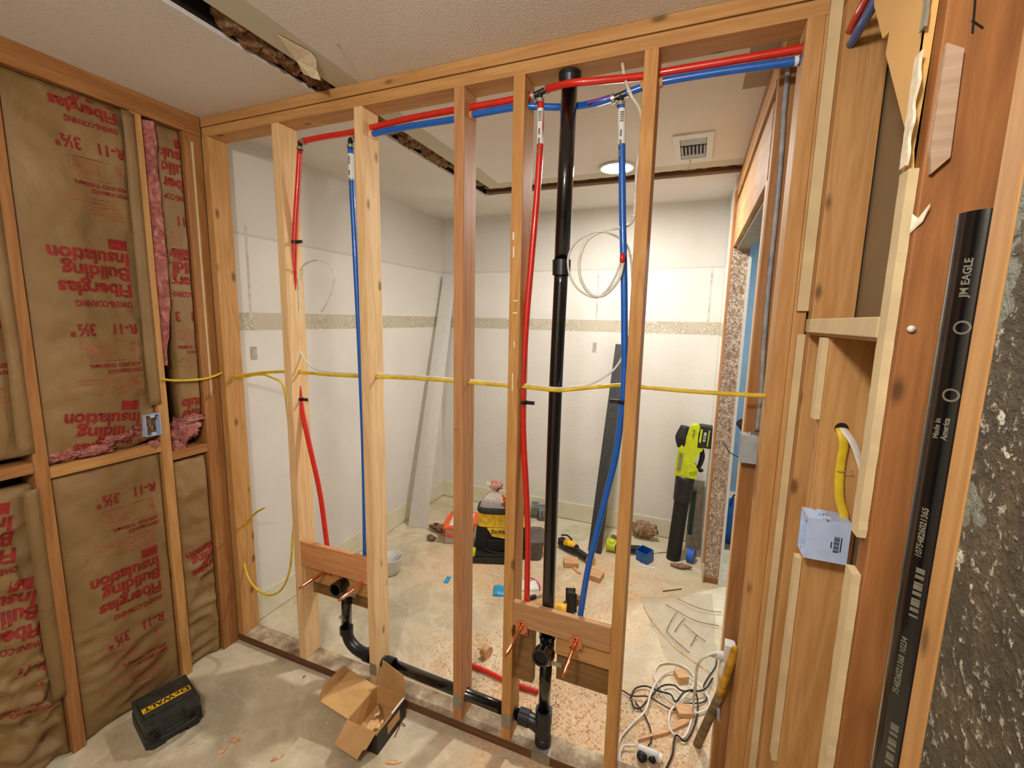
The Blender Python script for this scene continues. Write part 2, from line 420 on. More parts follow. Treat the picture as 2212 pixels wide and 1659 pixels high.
# ceiling with two real slots where walls once stood
struct('ceiling', B((-1.9, -1.09, -2.5, 2.1, H, H+.013), (-.985, 1.7, -2.5, 1.33, H, H+.013), (-1.09, 1.7, 1.47, 2.1, H, H+.013), (-1.09, -.985, 1.33, 1.47, H, H+.013) if False else (.47, 3.4, 1.33, 3.6, H, H+.013), (1.7, 3.4, -2.5, 1.33, H, H+.013), (-1.9, .47, 2.1, 3.6, H, H+.013)), 'ceiling')
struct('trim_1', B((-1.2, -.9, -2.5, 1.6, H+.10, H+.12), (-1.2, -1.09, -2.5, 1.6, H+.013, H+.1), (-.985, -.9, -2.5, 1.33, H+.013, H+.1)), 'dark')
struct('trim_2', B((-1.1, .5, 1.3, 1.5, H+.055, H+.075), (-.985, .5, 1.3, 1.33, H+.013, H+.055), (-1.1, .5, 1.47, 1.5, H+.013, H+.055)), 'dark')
o = struct('trim_3', B((-1.06, .45, 1.425, 1.468, H+.004, H+.05)), 'dark_x')
# walls
struct('wall_left_outer', B((-1.95, -1.82, -2.5, .0, 0, H)), 'dark')
struct('wall_left_far', B((XF-.09, XF, .0, L+.1, 0, H)), 'white_wall')
struct('wall_rear', B((XF-.09, .55, L, L+.1, 0, H)), 'white_wall')
struct('wall_right_far', B((.44, .452, 1.56, L, 0, H), (.4521, .539, 1.6, L, 0, H)), 'white_wall')
struct('wall_behind', B((-1.95, 1.5, -2.5, -2.4, 0, H)), 'plain_wall')
struct('baseboard_left', B((XF, XF+.008, .09, L, .012, .147)), 'cream')
struct('baseboard_rear', B((XF, .44, L-.008, L, .012, .147)), 'cream')
struct('wall_blue_side', B((.9, 3.4, 3.3, 3.4, 0, H), (.45, .9, 3.3, 3.4, 0, H)), 'blue_wall')
struct('wall_blue_end', B((3.3, 3.4, .0, 3.4, 0, H), (.35, .45, 2.13, 3.4, 0, H)), 'blue_wall')
struct('wall_blue_near', B((.5495, 3.4, .062, .1, 0, H), (.66, 3.4, -.012, .062, 0, H)), 'plain_wall')
# vertical tape seams on the painted walls
struct('trim_4', B((-.417, -.405, L-.0015, L, 1.629, 2.0), (.36, .372, L-.0015, L, 1.63, 2.0), (XF, XF+.0015, .2, .212, 1.629, 2.04)), plain('faint_tape_seam', (206, 198, 188), .9))
struct('trim_5', B((XF, XF+.002, .19, .225, 1.395, 1.46), (-1.02, -.99, L-.002, L, 1.40, 1.47), (-.43, -.40, L-.002, L, 1.385, 1.46)), plain('anchor_patch', (186, 178, 164), .9))
# far side drywall of the right wall, seen through the bays, and the mortar-backed shower board
struct('wall_right_back', B((.645, .657, -2.4, -.012, 0, H)), 'back_paper')
struct('wall_right_board', B((.538, .5495, -2.4, -.826, 0, 2.2)), 'mortar')

# recessed lamps
def lamp(x, y, label):
    t = empty('ceiling_lamp', (x, y, H-.02), label, 'ceiling light')
    obj('trim_ring', lathe([(0, .073), (.004, .078), (.006, .092), (.0, .097), (-.006, .094), (-.008, .09), (0, .073)], (x, y, H-.006), (0, 0, -1), 32), 'cup', t, smooth=True)
    obj('lens', lathe([(0, 0.0001), (.003, .03), (.008, .058), (.016, .073)], (x, y, H-.022), (0, 0, 1), 32), 'lens', t, smooth=True)
lamp(-.165, 1.165, 'bright round recessed lamp in the ceiling of the far room')
t = empty('ceiling_lamp', (0, -1.68, H-.04), 'white globe lamp hanging from the near ceiling behind the viewpoint', 'ceiling light')
obj('canopy', lathe([(0, .0001), (0, .06), (.02, .055), (.04, .02), (.13, .02), (.13, .0001)], (0, -1.68, H), (0, 0, -1), 24), 'cup', t, smooth=True)
obj('socket_ring', lathe([(0, .02), (0, .034), (.02, .034), (.02, .02), (0, .02)], (0, -1.68, 2.31), (0, 0, -1), 24), 'cup', t, smooth=True)

# air register in the far ceiling
t = empty('air_vent', (.215, 1.0, H-.02), 'white metal louvred air register in the far ceiling', 'vent')
gx0, gx1, gy0, gy1 = .13, .30, .83, 1.19
obj('cover_plate', B((gx0, gx1, gy0, gy0+.05, H-.008, H), (gx0, gx1, gy1-.05, gy1, H-.008, H), (gx0, gx0+.028, gy0+.05, gy1-.05, H-.008, H), (gx1-.028, gx1, gy0+.05, gy1-.05, H-.008, H)), 'cup', t)
obj('duct_recess', B((gx0+.02, gx1-.02, gy0+.045, gy1-.045, H-.0015, H-.0005)), 'dark', t)
for k in range(7):
    xx = gx0+.036+k*.0165; m_ = Matrix.Translation((xx, 1.03, H-.006)) @ Matrix.Rotation(.5, 4, 'Y')
    bm = bmesh.new(); addbox(bm, -.0045, .0045, -.055, .055, -.0025, .0025, m_); obj('louvre', bm, 'greyc', t)
for y0_, y1_ in ((gy0+.052, gy0+.13), (gy1-.098, gy1-.052)): obj('damper_band', B((gx0+.03, gx1-.03, y0_, y1_, H-.006, H-.002)), 'boxgrey', t)
obj('lever', tube([(.2, gy1-.03, H-.008), (.198, gy1+.005, H-.02), (.19, gy1+.02, H-.03)], .004, n=6), 'steel', t)

# loose insulation in the slots (uncountable)
random.seed(4)
bm = bmesh.new()
for k in range(46):
    y = -2.2 + k*.077
    if -.62 < y < -.40 or 1.12 < y < 1.2: continue
    addblob(bm, (-1.04+random.uniform(-.015, .015), y, H+random.uniform(.030, .05)), (.052, .055, .036), .5, 2.4, k, 3)
tag(obj('loose_insulation', bm, 'loose', smooth=True), 'loose brown fibrous insulation filling the long ceiling slot', 'insulation', kind='stuff')
bm = bmesh.new()
for k in range(18):
    addblob(bm, (-1.0+k*.085, 1.365, H+.025), (.055, .026, .016), .5, 2.4, k, 2)
tag(obj('loose_insulation', bm, M['loose'], smooth=True), 'brown fibrous insulation in the narrow rear ceiling slot', 'insulation', kind='stuff')
# torn ceiling paper flap
bm = bmesh.new()
pts = [(-0.916,-0.304,2.436), (-0.893,-0.203,2.436), (-0.898,-0.177,2.43), (-0.934,-0.14,2.424), (-0.935,-0.123,2.4), (-0.973,-0.119,2.415), (-1.005,-0.129,2.43), (-0.973,-0.186,2.436)]
addprism(bm, pts, (0, 0, -.0015))
tag(obj('paper_flap', bm, 'paper_white'), 'torn white drywall paper flap hanging beside the ceiling slot', 'paper flap')
tag(obj('ceiling_nail', tube([(-0.789,-0.201,2.44), (-0.751,-0.227,2.41)], .0022, n=6), 'steel'), 'bent nail sticking out of the near ceiling', 'nail')

# ---------------------------------------------------------------- timber
GR = {}
def member(name, x0, x1, y0, y1, z0, z1, mat, label, cat='stud', group=None, bevel=.0025):
    return tag(obj(name, B((x0, x1, y0, y1, z0, z1)), mat, bevel=bevel), label, cat, group)
XR = .556
member('top_plate', XL+.001, XR-.006, 0, D, H-S+.0012, H, 'fir_x', 'upper orange-brown plate of the open stud wall, against the ceiling', 'plate')
member('top_plate', XL+.001, XR-.006, .003, D, H-.0765, H-S-.0015, 'fir_x', 'lower orange-brown plate that the open wall studs meet', 'plate')
member('bottom_plate', XL+.001, .48, 0, D, .0, S, 'sill', 'dark dirty sill plate along the floor of the open stud wall', 'plate')
ZB, ZT = S+.0005, H-.077
studs = {}
studs[1] = member('wood_stud', XL+.002, XL+.04, 0, D, ZB, ZT, 'fir_z', 'knotty end stud of the open wall in the left corner')
studs[2] = member('wood_stud', -1.3154, -1.2774, 0, D, ZB, ZT, 'new_z', 'pale new stud beside the left red pipe drop')
studs[3] = member('wood_stud', -.9086, -.8706, 0, D, ZB, ZT, M['new_z'], 'pale new stud with the widest side face, behind the cardboard box')
studs[4] = member('wood_stud', -.4985, -.4605, 0, D, ZB, ZT, 'red_z', 'reddish stud in the middle of the open wall')
studs[5] = member('wood_stud', -.29, -.252, 0, D, ZB, ZT, 'gold_z', 'golden stud with white paint scrapes left of the second red drop')
studs[6] = member('wood_stud', .0984, .1364, 0, D, ZB, ZT, M['gold_z'], 'golden brown stud right of the long blue drop')
studs[7] = member('wood_stud', .4805, .5185, 0, D, 0, ZT, 'fir_z', 'right end stud where both supply pipes enter')
member('wood_stud', .519, .549, .002, .06, 0, ZT, M['fir_z'], 'narrow stud filling the corner beside the right end stud')
# drywall strip left on that corner stud
bm = B((.531, .5495, -.0125, .0015, 0, 1.60), (.524, .5495, -.0125, .0015, 1.66, ZT+.04))
tag(obj('drywall_strip', bm, 'gypsum'), 'narrow torn drywall strip left on the right corner stud', 'drywall strip')
# white paint scrapes on the golden stud
sp = bmesh.new()
for (px, py, w, h) in ((1108,470,5,16),(1110,500,4,22),(1114,611,12,3),(1114,637,13,3),(1118,700,3,14),(1115,770,3,40)):
    x = -.29+(px-1102)*.0012; z = 1.9-(py-470)*.00152
    addbox(sp, x, x+w*.0012, -.0006, .0004, z-h*.0015, z)
obj('paint_scrape', sp, 'paper_white', studs[5])
obj('pencil_mark', B((-.498, -.478, -.0006, .0004, 1.225, 1.2265)), 'tape', studs[4])
# steel nail guards pressed over the studs and the sill
def guard(st, x0, x1, z0, z1): obj('nail_guard', B((x0, x1, -.0022, -.0002, z0, z1)), 'steel_m', st, bevel=.0006)
guard(studs[3], -.9066, -.8716, .098, .150); guard(studs[4], -.4975, -.4615, .098, .150); guard(studs[5], -.2895, -.2525, .090, .148)
tag(obj('nail_guard', B((-.165, -.095, -.0024, -.0002, .0, .037), (-.165, -.095, -.0002, .03, .0384, .0400)), 'steel_m'), 'grey nail guard folded over the front of the sill plate', 'nail guard')
# corner timber of the left wall
member('wood_stud', XL-.089, XL, -.075, -.038, 0, H-.077, 'brown_z', 'weathered corner stud of the insulated wall with a plaster streak')
member('wood_stud', XL-.089, XL, -.0375, -.0005, 0, H-.077, 'brown_z', 'corner stud of the insulated wall touching the open wall')
tag(obj('plaster_streak', B((XL, XL+.0015, -.045, -.037, 1.25, 2.33)), 'gypsum'), 'pale plaster streak down the corner studs', 'plaster')
A0, A1, B0, B1 = -.648, -.610, -.262, -.224
studA = member('wood_stud', XL-.089, XL, A0, A1, 0, H-.077, 'brown_z', 'brown stud of the insulated wall nearest the left picture edge')
studB = member('wood_stud', XL-.089, XL, B0, B1, 0, H-.077, 'fir_z', 'orange stud of the insulated wall carrying the blue outlet box')
member('wood_stud', XL-.089, XL, A0-.42, A0-.382, 0, H-.077, M['brown_z'], 'insulated wall stud outside the left picture edge')
member('wood_stud', XL-.089, XL, A0-.83, A0-.792, 0, H-.077, M['brown_z'], 'insulated wall stud further back by the near ceiling lamp')
member('top_plate', XL-.089, XL, -2.4, -.0005, H-.0765, H, 'brown_y', 'brown top plate of the insulated left wall', 'plate')
member('blocking', XL-.089, XL, A1+.0005, B0-.0005, 1.05, 1.088, 'fir_y', 'orange fire block between two studs of the insulated wall', 'blocking')
member('blocking', XL-.089, XL, B1+.0005, -.0755, 1.0, 1.038, 'brown_y', 'fire block beside the corner, buried in pink insulation', 'blocking')
member('blocking', XL-.089, XL, A0-.381, A0-.0005, 1.08, 1.118, M['brown_y'], 'fire block at the far left edge of the insulated wall', 'blocking')
# right wall framing
X0, X1 = .55, .639
member('wood_stud', X0, X1, -.05, -.012, 0, H-.077, 'fir_z', 'broad orange stud of the right wall above the short fire block')
studP = member('wood_stud', X0, X1, -.24, -.202, 0, 1.5995, 'fir_z', 'broad cripple stud carrying the large pale blue outlet box')
member('blocking', X0, X1, -.5415, -.0505, 1.60, 1.638, 'fir_y', 'horizontal block with drywall on its front in the right wall', 'blocking')
studQ = member('wood_stud', X0, X1, -.58, -.542, 0, H-.077, M['umber_z'], 'broad brown stud right of the tan opening, left of the black pipe')
member('wood_stud', X0, X1, -.796, -.758, 0, H-.077, 'fir_z', 'light orange stud right of the upright black pipe')
member('wood_stud', X0, X1, -.8355, -.7975, 0, H-.077, 'dirty_z', 'stained yellow stud beside the mortar-spattered board')
member('wood_stud', X0, X1, -1.3, -1.262, 0, H-.077, M['fir_z'], 'right wall stud behind the mortar-spattered board')
member('top_plate', X0, X1, -2.4, -.0125, H-.0765, H, 'brown_y', 'top plate of the right wall in the near room', 'plate')
# far part of the right wall with the doorway
FX0, FX1 = .45, .539
member('top_plate', FX0, FX1, .0905, 1.995, H-S, H, 'brown_y', 'brown upper plate along the right wall of the far room', 'plate')
member('top_plate', FX0, FX1, .0905, 1.595, H-.0765, H-S-.0005, 'fir_y', 'lower plate above the doorway header', 'plate')
member('jamb_stud', FX0, FX1, 1.5205, 1.5585, 0, H-.077, 'brown_z', 'far jamb stud of the doorway beside the white wall', 'stud')
member('jamb_stud', FX0, FX1, .160, .1975, 0, H-.077, 'brown_z', 'near jamb stud of the doorway holding the small grey switch box', 'stud')
member('trimmer_stud', FX0-.001, FX1-.02, .198, .236, 0, 2.049, M['new_z'], 'thin bright trimmer against the near jamb stud of the doorway', 'stud')
member('header', FX0+.001, FX1-.03, .2365, 1.5195, 2.05, 2.28, 'header', 'pale stained header board over the doorway', 'header')
member('header', FX0+.001, FX1-.03, .2365, 1.5195, 2.325, H-.077, M['fir_y'], 'thin board above the doorway header gap', 'header')
struct('door_1', B((FX0+.001, FX1-.006, 1.508, 1.52, .04, 2.048)), 'torn')
struct('trim_6', B((FX0-.012, FX0-.0005, 1.52, 1.5595, .12, H-.08)), 'red_z')
struct('trim_7', B((FX1-.005, FX1+.010, 1.49, 1.52, .0, 2.0)), 'cup')
struct('trim_8', B((FX1+.0005, FX1+.012, .10, 1.4, 2.05, H), (FX1+.0005, FX1+.012, 1.40, 1.51, 2.05, H), (FX1+.0005, FX1+.012, .1, .16, 0, 2.05)), 'plain_wall')
struct('trim_9', B((FX0+.02, FX1, .26, 1.5, 2.036, 2.0495)), 'steel_m')
struct('trim_10', B((.441, .4495, 1.5, 1.5195, 0, .12)), 'gypsum')

# drywall left on the right wall framing
def ragged(name, zs, y0s, y1s, x0, x1, mat, label, cat, seed=1):
    random.seed(seed); bm = bmesh.new(); n = len(zs)
    f = [[None]*4 for _ in zs]
    for i, z in enumerate(zs):
        j = random.uniform(-.0011, .0011)
        for k, (x, y) in enumerate(((x0, y0s[i]+j), (x0, y1s[i]+random.uniform(-.001, .001)), (x1, y1s[i]), (x1, y0s[i]+j))): f[i][k] = bm.verts.new((x, y, z))
    for i in range(n-1):
        for k in range(4): bm.faces.new((f[i][k], f[i][(k+1) % 4], f[i+1][(k+1) % 4], f[i+1][k]))
    bm.faces.new(f[0][::-1]); bm.faces.new(f[-1])
    return tag(obj(name, bm, mat), label, cat)
def lerp(a, b, n): return [a+(b-a)*i/(n-1) for i in range(n)]
ragged('drywall_strip', lerp(1.30, 1.84, 40), [-.57]*40, [-.541]*40, .5375, .5495, 'gypsum', 'long torn drywall strip on the edge of the broad brown stud', 'drywall strip', 2)
ragged('drywall_strip', lerp(.3, 1.24, 50), [-.572]*50, [-.541]*50, .5375, .5495, M['gypsum'], 'lower plastered drywall strip below the broad brown stud edge', 'drywall strip', 3)
ragged('drywall_strip', lerp(1.42, 1.598, 16), [-.236]*16, [-.206]*16, .5375, .5495, M['gypsum'], 'short drywall strip above the large pale blue box', 'drywall strip', 4)
ragged('drywall_strip', lerp(.55, 1.09, 30), [-.232]*30, [-.206]*30, .5375, .5495, M['gypsum'], 'ragged drywall strip under the large pale blue box', 'drywall strip', 5)
tag(obj('drywall_strip', B((.5375, .5495, -.535, -.06, 1.607, 1.639)), 'gypsum', bevel=.002), 'horizontal drywall strip on the front of the right wall block', 'drywall strip')
# torn paper-faced drywall piece reaching left of the brown stud
fl_ = [(-.262, 2.36), (-.30, 2.2), (-.374, 2.106), (-.405, 2.10), (-.40, 2.07), (-.535, 1.899), (-.552, 1.845), (-.541, 1.84), (-.552, 1.98), (-.556, 2.10), (-.55, 2.36)]
tag(obj('drywall_piece', prism([(.5395, y, z) for y, z in fl_], (.010, 0, 0)), 'paper_tan'), 'pointed tan drywall piece at the top of the right wall', 'drywall piece')
ragged('torn_paper', lerp(1.845, 1.99, 20), [-.5685-.004*math.sin(i) for i in range(20)], [-.548]*20, .5335, .5370, 'paper_white', 'white torn paper edge beside the pointed tan drywall', 'paper edge', 7)
ragged('torn_paper', lerp(2.02, 2.2, 20), [-.566]*20, [-.552]*20, .5335, .5370, 'steel_m', 'grey torn paper edge at the very top of the pointed tan drywall', 'paper edge', 8)
# shim let into the brown stud
bm = prism([(.5525, -.5812, 1.985), (.571, -.5812, 1.975), (.5735, -.5812, 1.845), (.556, -.5812, 1.826), (.5515, -.5812, 1.86)], (0, -.008, 0))
tag(obj('wood_shim', bm, M['shim'], bevel=.001), 'smooth grey-brown shim on the face of the broad brown stud', 'shim')
bm = tube([(.5795, -.5815, 1.995), (.577, -.5815, 2.035)], .0012, n=5, per=1); addtube(bm, [(.577, -.5815, 2.01), (.589, -.5815, 1.999)], .0012, n=5, per=1)
obj('saw_cut', bm, 'dark', studQ)
tag(obj('white_screw', lathe([(0, .0002), (.001, .0045), (.0035, .005), (.006, .004), (.006, .0002)], (.5615, -.587, 1.622), (0, 1, 0), 14), 'cup', smooth=True), 'white screw head on the broad brown stud by the black pipe', 'screw')
tag(obj('paper_tear', prism([(.5455, -.581, 1.752), (.5455, -.581, 1.775), (.552, -.583, 1.768), (.560, -.590, 1.785), (.556, -.586, 1.766)], (-.001, -.001, .003)), 'paper_white'), 'small curled paper tear on the broad brown stud', 'paper tear')

# ---------------------------------------------------------------- kraft-faced insulation
def surf(y, z, seed, amp, y0, y1, z0, z1):
    u = (y-y0)/(y1-y0); w = (z-z0)/(z1-z0); e = max(0, min(1, min(u, 1-u)*7)); ez = max(0, min(1, min(w, 1-w)*12))
    p = Vector((y*5.5, z*3.2, seed*4.1)); q = Vector((y*13, z*8+y*5, seed))
    r_ = Vector((y*7+z*4, z*15-y*4, seed*2)); low = max(0, min(1, (.62-z)*2.2)) if z1 < 1.2 else 0
    a = noise.noise(p)*.55 - abs(noise.noise(q))*.5 + noise.noise(q*2.3)*.14 - abs(noise.noise(r_))*(.35+.9*low) + abs(noise.noise(r_*1.9))*.4*low
    return -.022 + .020*e**.5*ez**.5 + a*amp*e
PX = XL
def batt(y0, y1, z0, z1, seed, amp, label, blocks, flange=True, mat='kraft', zjag=0):
    t = empty('insulation_batt', (PX-.03, (y0+y1)/2, z0), label, 'insulation')
    ny, nz = max(10, int((y1-y0)/.009)), max(12, int((z1-z0)/.012)); bm = bmesh.new(); g = []
    for j in range(nz+1):
        z = z0+(z1-z0)*j/nz; row = []
        for i in range(ny+1):
            y = y0+(y1-y0)*i/ny
            zz = z + (zjag*noise.noise(Vector((y*9, seed, 0)))*(1-j/nz)**2 if zjag else 0)
            row.append(bm.verts.new((PX+surf(y, z, seed, amp, y0, y1, z0, z1), y, zz)))
        g.append(row)
    for j in range(nz):
        for i in range(ny): bm.faces.new((g[j][i], g[j][i+1], g[j+1][i+1], g[j+1][i]))
    # back side so the batt has real depth
    bk = [bm.verts.new((PX-.085, y, z)) for y, z in ((y0, z0), (y1, z0), (y1, z1), (y0, z1))]
    bm.faces.new(bk)
    bm.faces.new([g[0][i] for i in range(ny+1)] + [bk[1], bk[0]]); bm.faces.new([g[nz][i] for i in range(ny, -1, -1)] + [bk[3], bk[2]])
    bm.faces.new([g[j][0] for j in range(nz, -1, -1)] + [bk[0], bk[3]]); bm.faces.new([g[j][ny] for j in range(nz+1)] + [bk[2], bk[1]])
    kf = obj('kraft_facing', bm, mat, t, smooth=True)
    pieces = []
    for (yr, zt, kind, sc, tilt) in blocks: print_block(pieces, yr, zt, kind, sc, tilt)
    for nm, b, mt in pieces:
        if not b.verts: b.free(); continue
        bmesh.ops.triangulate(b, faces=b.faces[:])
        bmesh.ops.subdivide_edges(b, edges=[e for e in b.edges if e.calc_length() > .012], cuts=2, use_grid_fill=True)
        bmesh.ops.delete(b, geom=[v for v in b.verts if not (y0+.004 < v.co.y < y1-.004 and z0+.005 < v.co.z < z1-.005)], context='VERTS')
        if not b.verts: b.free(); continue
        for v in b.verts: v.co.x = PX+surf(v.co.y, v.co.z, seed, amp, y0, y1, z0, z1)+.0016
        obj(nm, b, mt, kf)
    return t
def print_block(out, yr, zt, kind, s, tilt):
    """the facing is hung upside down: reading direction -y, letter tops downwards. yr right-hand margin, zt top"""
    rx = Vector((0, -math.cos(tilt), -math.sin(tilt))); ry = Vector((0, math.sin(tilt), -math.cos(tilt)))
    def T(nm, mt, txt, size, dz, off, width=None, dy=0):
        bm = bmesh.new(); add_text(bm, txt, size*s, frame((0, yr-dy*s, zt-dz*s), rx, ry), offset=off*s, width=(width*s if width else None)); out.append((nm, bm, mt))
    def R(nm, mt, rects):
        bm = bmesh.new(); q = frame((0, yr, zt), rx, ry)
        for dy, dz, w, h in rects: bm.faces.new([bm.verts.new(q @ Vector((dy*s+a, dz*s+b, 0))) for a, b in ((0, 0), (w*s, 0), (w*s, h*s), (0, h*s))])
        out.append((nm, bm, mt))
    if kind in ('full', 'logo'):
        R('printed_logo_patch', 'print_red', [(0, 0, .060, .036)])
        T('printed_word', 'print_red', 'Insulation', .064, .048, .0023, .232)
        T('printed_word', 'print_red', 'Building', .064, .100, .0023, .200)
        T('printed_word', 'print_red', 'Fiberglas', .064, .160, .0023, .213)
        T('printed_word', 'print_red', 'OWENS-CORNING', .030, .222, .0010, .172)
    if kind in ('full', 'data'):
        T('printed_rating', 'print_red', 'R-11', .052, .305, .0018, .075)
        T('printed_rating', 'print_red', '3\u00bd"', .058, .305, .0018, .070, .125)
        R('printed_data_panel', 'print_thin', [(0, .365, .175, .0015), (0, .435, .175, .0015), (.0, .365, .0015, .07), (.1735, .365, .0015, .07), (.07, .365, .0012, .07)] + [(.082, .375+.0078*k, .082, .0022) for k in range(7)])
        T('printed_mark', 'print_thin', 'S', .05, .372, .0, .022, .012)
        T('printed_word', 'print_red', 'ASSURED THERMAL', .020, .447, .0006, .160)
        T('printed_word', 'print_red', 'PERFORMANCE', .020, .469, .0006, .108)
        R('printed_small_text', 'print_thin', [(0, .500+.013*k, .2-.022*k+.03*math.sin(k*2), .0034) for k in range(6)])
batt(A1+.001, B0-.001, 1.095, H-.079, 1, .026, 'large kraft-faced batt with red lettering between the two left studs', [(B0-.046, 2.468, 'logo', .86, .02), (B0-.034, 2.51, 'data', .98, .02), (B0-.045, 1.885, 'full', 1.02, .0), (B0-.06, 1.275, 'logo', 1, -.15)], zjag=.05)
batt(A1+.001, B0-.001, .004, 1.046, 2, .022, 'lower kraft-faced batt standing behind the black case', [(B0-.035, 1.235, 'data', 1, -.03), (B0-.048, .66, 'full', 1, -.06)])
batt(B1+.055, -.078, 1.17, H-.079, 3, .012, 'narrow upper kraft batt beside the pink strip near the corner', [(-.045, 2.32, 'full', 1, 0), (-.02, 1.93, 'full', 1, 0), (-.03, 1.30, 'logo', 1, 0)])
batt(B1+.001, -.078, .004, .985, 4, .036, 'crumpled narrow kraft batt at the foot of the corner', [(-.02, .62, 'logo', .8, .1)])
batt(A0-.381, A0-.001, 1.14, H-.079, 5, .012, 'kraft-faced batt left of the leftmost visible stud, upper half', [(A0-.01, 1.9, 'full', 1, 0)])
batt(A0-.381, A0-.001, .004, 1.04, 6, .06, 'heavily crumpled kraft batt at the lower left picture edge', [(A0-.06, 1.0, 'logo', 1, -.2), (A0-.03, .72, 'full', 1, -.25)], zjag=.1)
batt(A0-.791, A0-.421, .004, H-.079, 7, .012, 'kraft-faced batt near the lamp end of the insulated wall', [])
# paper flanges stapled beside the studs
def flange(y0, y1, z0, z1, x, seed, label):
    n = 40; bm = bmesh.new(); a = []
    for j in range(n+1):
        z = z0+(z1-z0)*j/n; w = noise.noise(Vector((z*3, seed, 0)))*.012
        a.append([bm.verts.new((x+.004*noise.noise(Vector((z*5, seed, 3))), y0+w, z)), bm.verts.new((x+.006+.006*noise.noise(Vector((z*6, seed, 1))), (y0+y1)/2+w*.5, z)), bm.verts.new((x, y1, z))])
    for j in range(n):
        for k in range(2): bm.faces.new((a[j][k], a[j][k+1], a[j+1][k+1], a[j+1][k]))
    o = tag(obj('paper_flange', bm, 'kraft', smooth=True), label, 'paper flange'); sm = o.modifiers.new('s', 'SOLIDIFY'); sm.thickness = .0012; return o
flange(B0-.030, B0+.012, 1.25, 2.355, XL+.003, 1, 'stapled kraft paper flange along the orange stud, upper half')
flange(A0-.032, A0+.006, 1.15, 2.355, XL+.003, 2, 'stapled kraft paper flange along the leftmost stud, upper half')
flange(A0-.036, A0+.002, .25, 1.03, XL+.003, 3, 'hanging kraft paper flange along the leftmost stud, lower half')
# exposed pink strips and clumps
bm = bmesh.new(); n = 90
ring = []
for j in range(n+1):
    z = 1.405+(2.352-1.405)*j/n; wd = .05*min(1, (j+4)/26)*(1 + .12*noise.noise(Vector((z*7, 1, 0)))); yc = B1+.003+wd*.55; row = []
    for k in range(14):
        a = -PI*.5+PI*k/13; rr = 1+.35*noise.fractal(Vector((z*9, a*1.3, 2)), .6, 2, 4)
        row.append(bm.verts.new((XL-.04+math.cos(a)*.045*rr, yc+math.sin(a)*wd*.55, z)))
    ring.append(row)
for j in range(n):
    for k in range(13): bm.faces.new((ring[j][k], ring[j][k+1], ring[j+1][k+1], ring[j+1][k]))
tag(obj('pink_insulation', bm, 'pink', smooth=True), 'long exposed pink fibreglass strip beside the orange stud', 'insulation')
def clump(parts, label, seed):
    bm = bmesh.new()
    for i, (c, r) in enumerate(parts): addblob(bm, c, r, .45, 2.2, seed+i, 4)
    tag(obj('pink_insulation', bm, 'pink', smooth=True), label, 'insulation')
clump([((XL-.04, -.55, 1.112), (.035, .055, .022)), ((XL-.03, -.47, 1.11), (.035, .06, .020)), ((XL-.035, -.40, 1.14), (.035, .06, .018)), ((XL-.04, -.34, 1.16), (.03, .03, .035))], 'flat pink fibreglass tuft lying on the orange fire block', 11)
clump([((XL-.035, -.15, 1.12), (.035, .062, .055)), ((XL-.04, -.185, 1.05), (.03, .032, .05)), ((XL-.02, -.125, 1.16), (.028, .05, .018))], 'pink fibreglass clump filling the corner bay gap', 31)
clump([((XL-.01, -.285, 1.085), (.014, .022, .016))], 'small pink tuft caught under the blue outlet box', 47)

# outlet box on the insulated wall
def device_box(name, c, w, h, d, out, mat, label, cat, wires=None):
    """open box; out = 'x' opening towards +x, '-x' towards -x. c = centre of the opening"""
    s = 1 if out == 'x' else -1; t = empty(name, (c[0]-s*d/2, c[1], c[2]-h/2), label, cat)
    th = .0025; xa, xb = sorted((c[0], c[0]-s*d)); bm = bmesh.new()
    addbox(bm, xa, xb, c[1]-w/2, c[1]-w/2+th, c[2]-h/2, c[2]+h/2); addbox(bm, xa, xb, c[1]+w/2-th, c[1]+w/2, c[2]-h/2, c[2]+h/2)
    addbox(bm, xa, xb, c[1]-w/2+th, c[1]+w/2-th, c[2]-h/2, c[2]-h/2+th); addbox(bm, xa, xb, c[1]-w/2+th, c[1]+w/2-th, c[2]+h/2-th, c[2]+h/2)
    bk = (xa, xa+th) if s == 1 else (xb-th, xb); addbox(bm, bk[0], bk[1], c[1]-w/2+th, c[1]+w/2-th, c[2]-h/2+th, c[2]+h/2-th)
    sh = obj('shell', bm, mat, t)
    for sg in (-1, 1):
        obj('screw_tab', B((c[0]-s*.004-.003, c[0]-s*.004+.003, c[1]-.008, c[1]+.008, c[2]+sg*(h/2-.008)-.006, c[2]+sg*(h/2-.008)+.006)), mat, sh, bevel=.001)
    return t
t = device_box('outlet_box', (XL+.012, B0-.028, 1.17), .055, .088, .07, 'x', 'boxblue', 'pale blue outlet box with bare wires beside the orange stud', 'electrical box')
random.seed(9)
for k in range(6):
    y = B0-.042+k*.006
    obj('wire', tube([(XL-.05, y, 1.2), (XL-.02+random.uniform(-.01, .01), y+random.uniform(-.008, .008), 1.175), (XL-.012, y+random.uniform(-.008, .008), 1.15), (XL-.04, y, 1.14)], .0016, n=6), 'chip' if k % 2 else 'blackc', t)

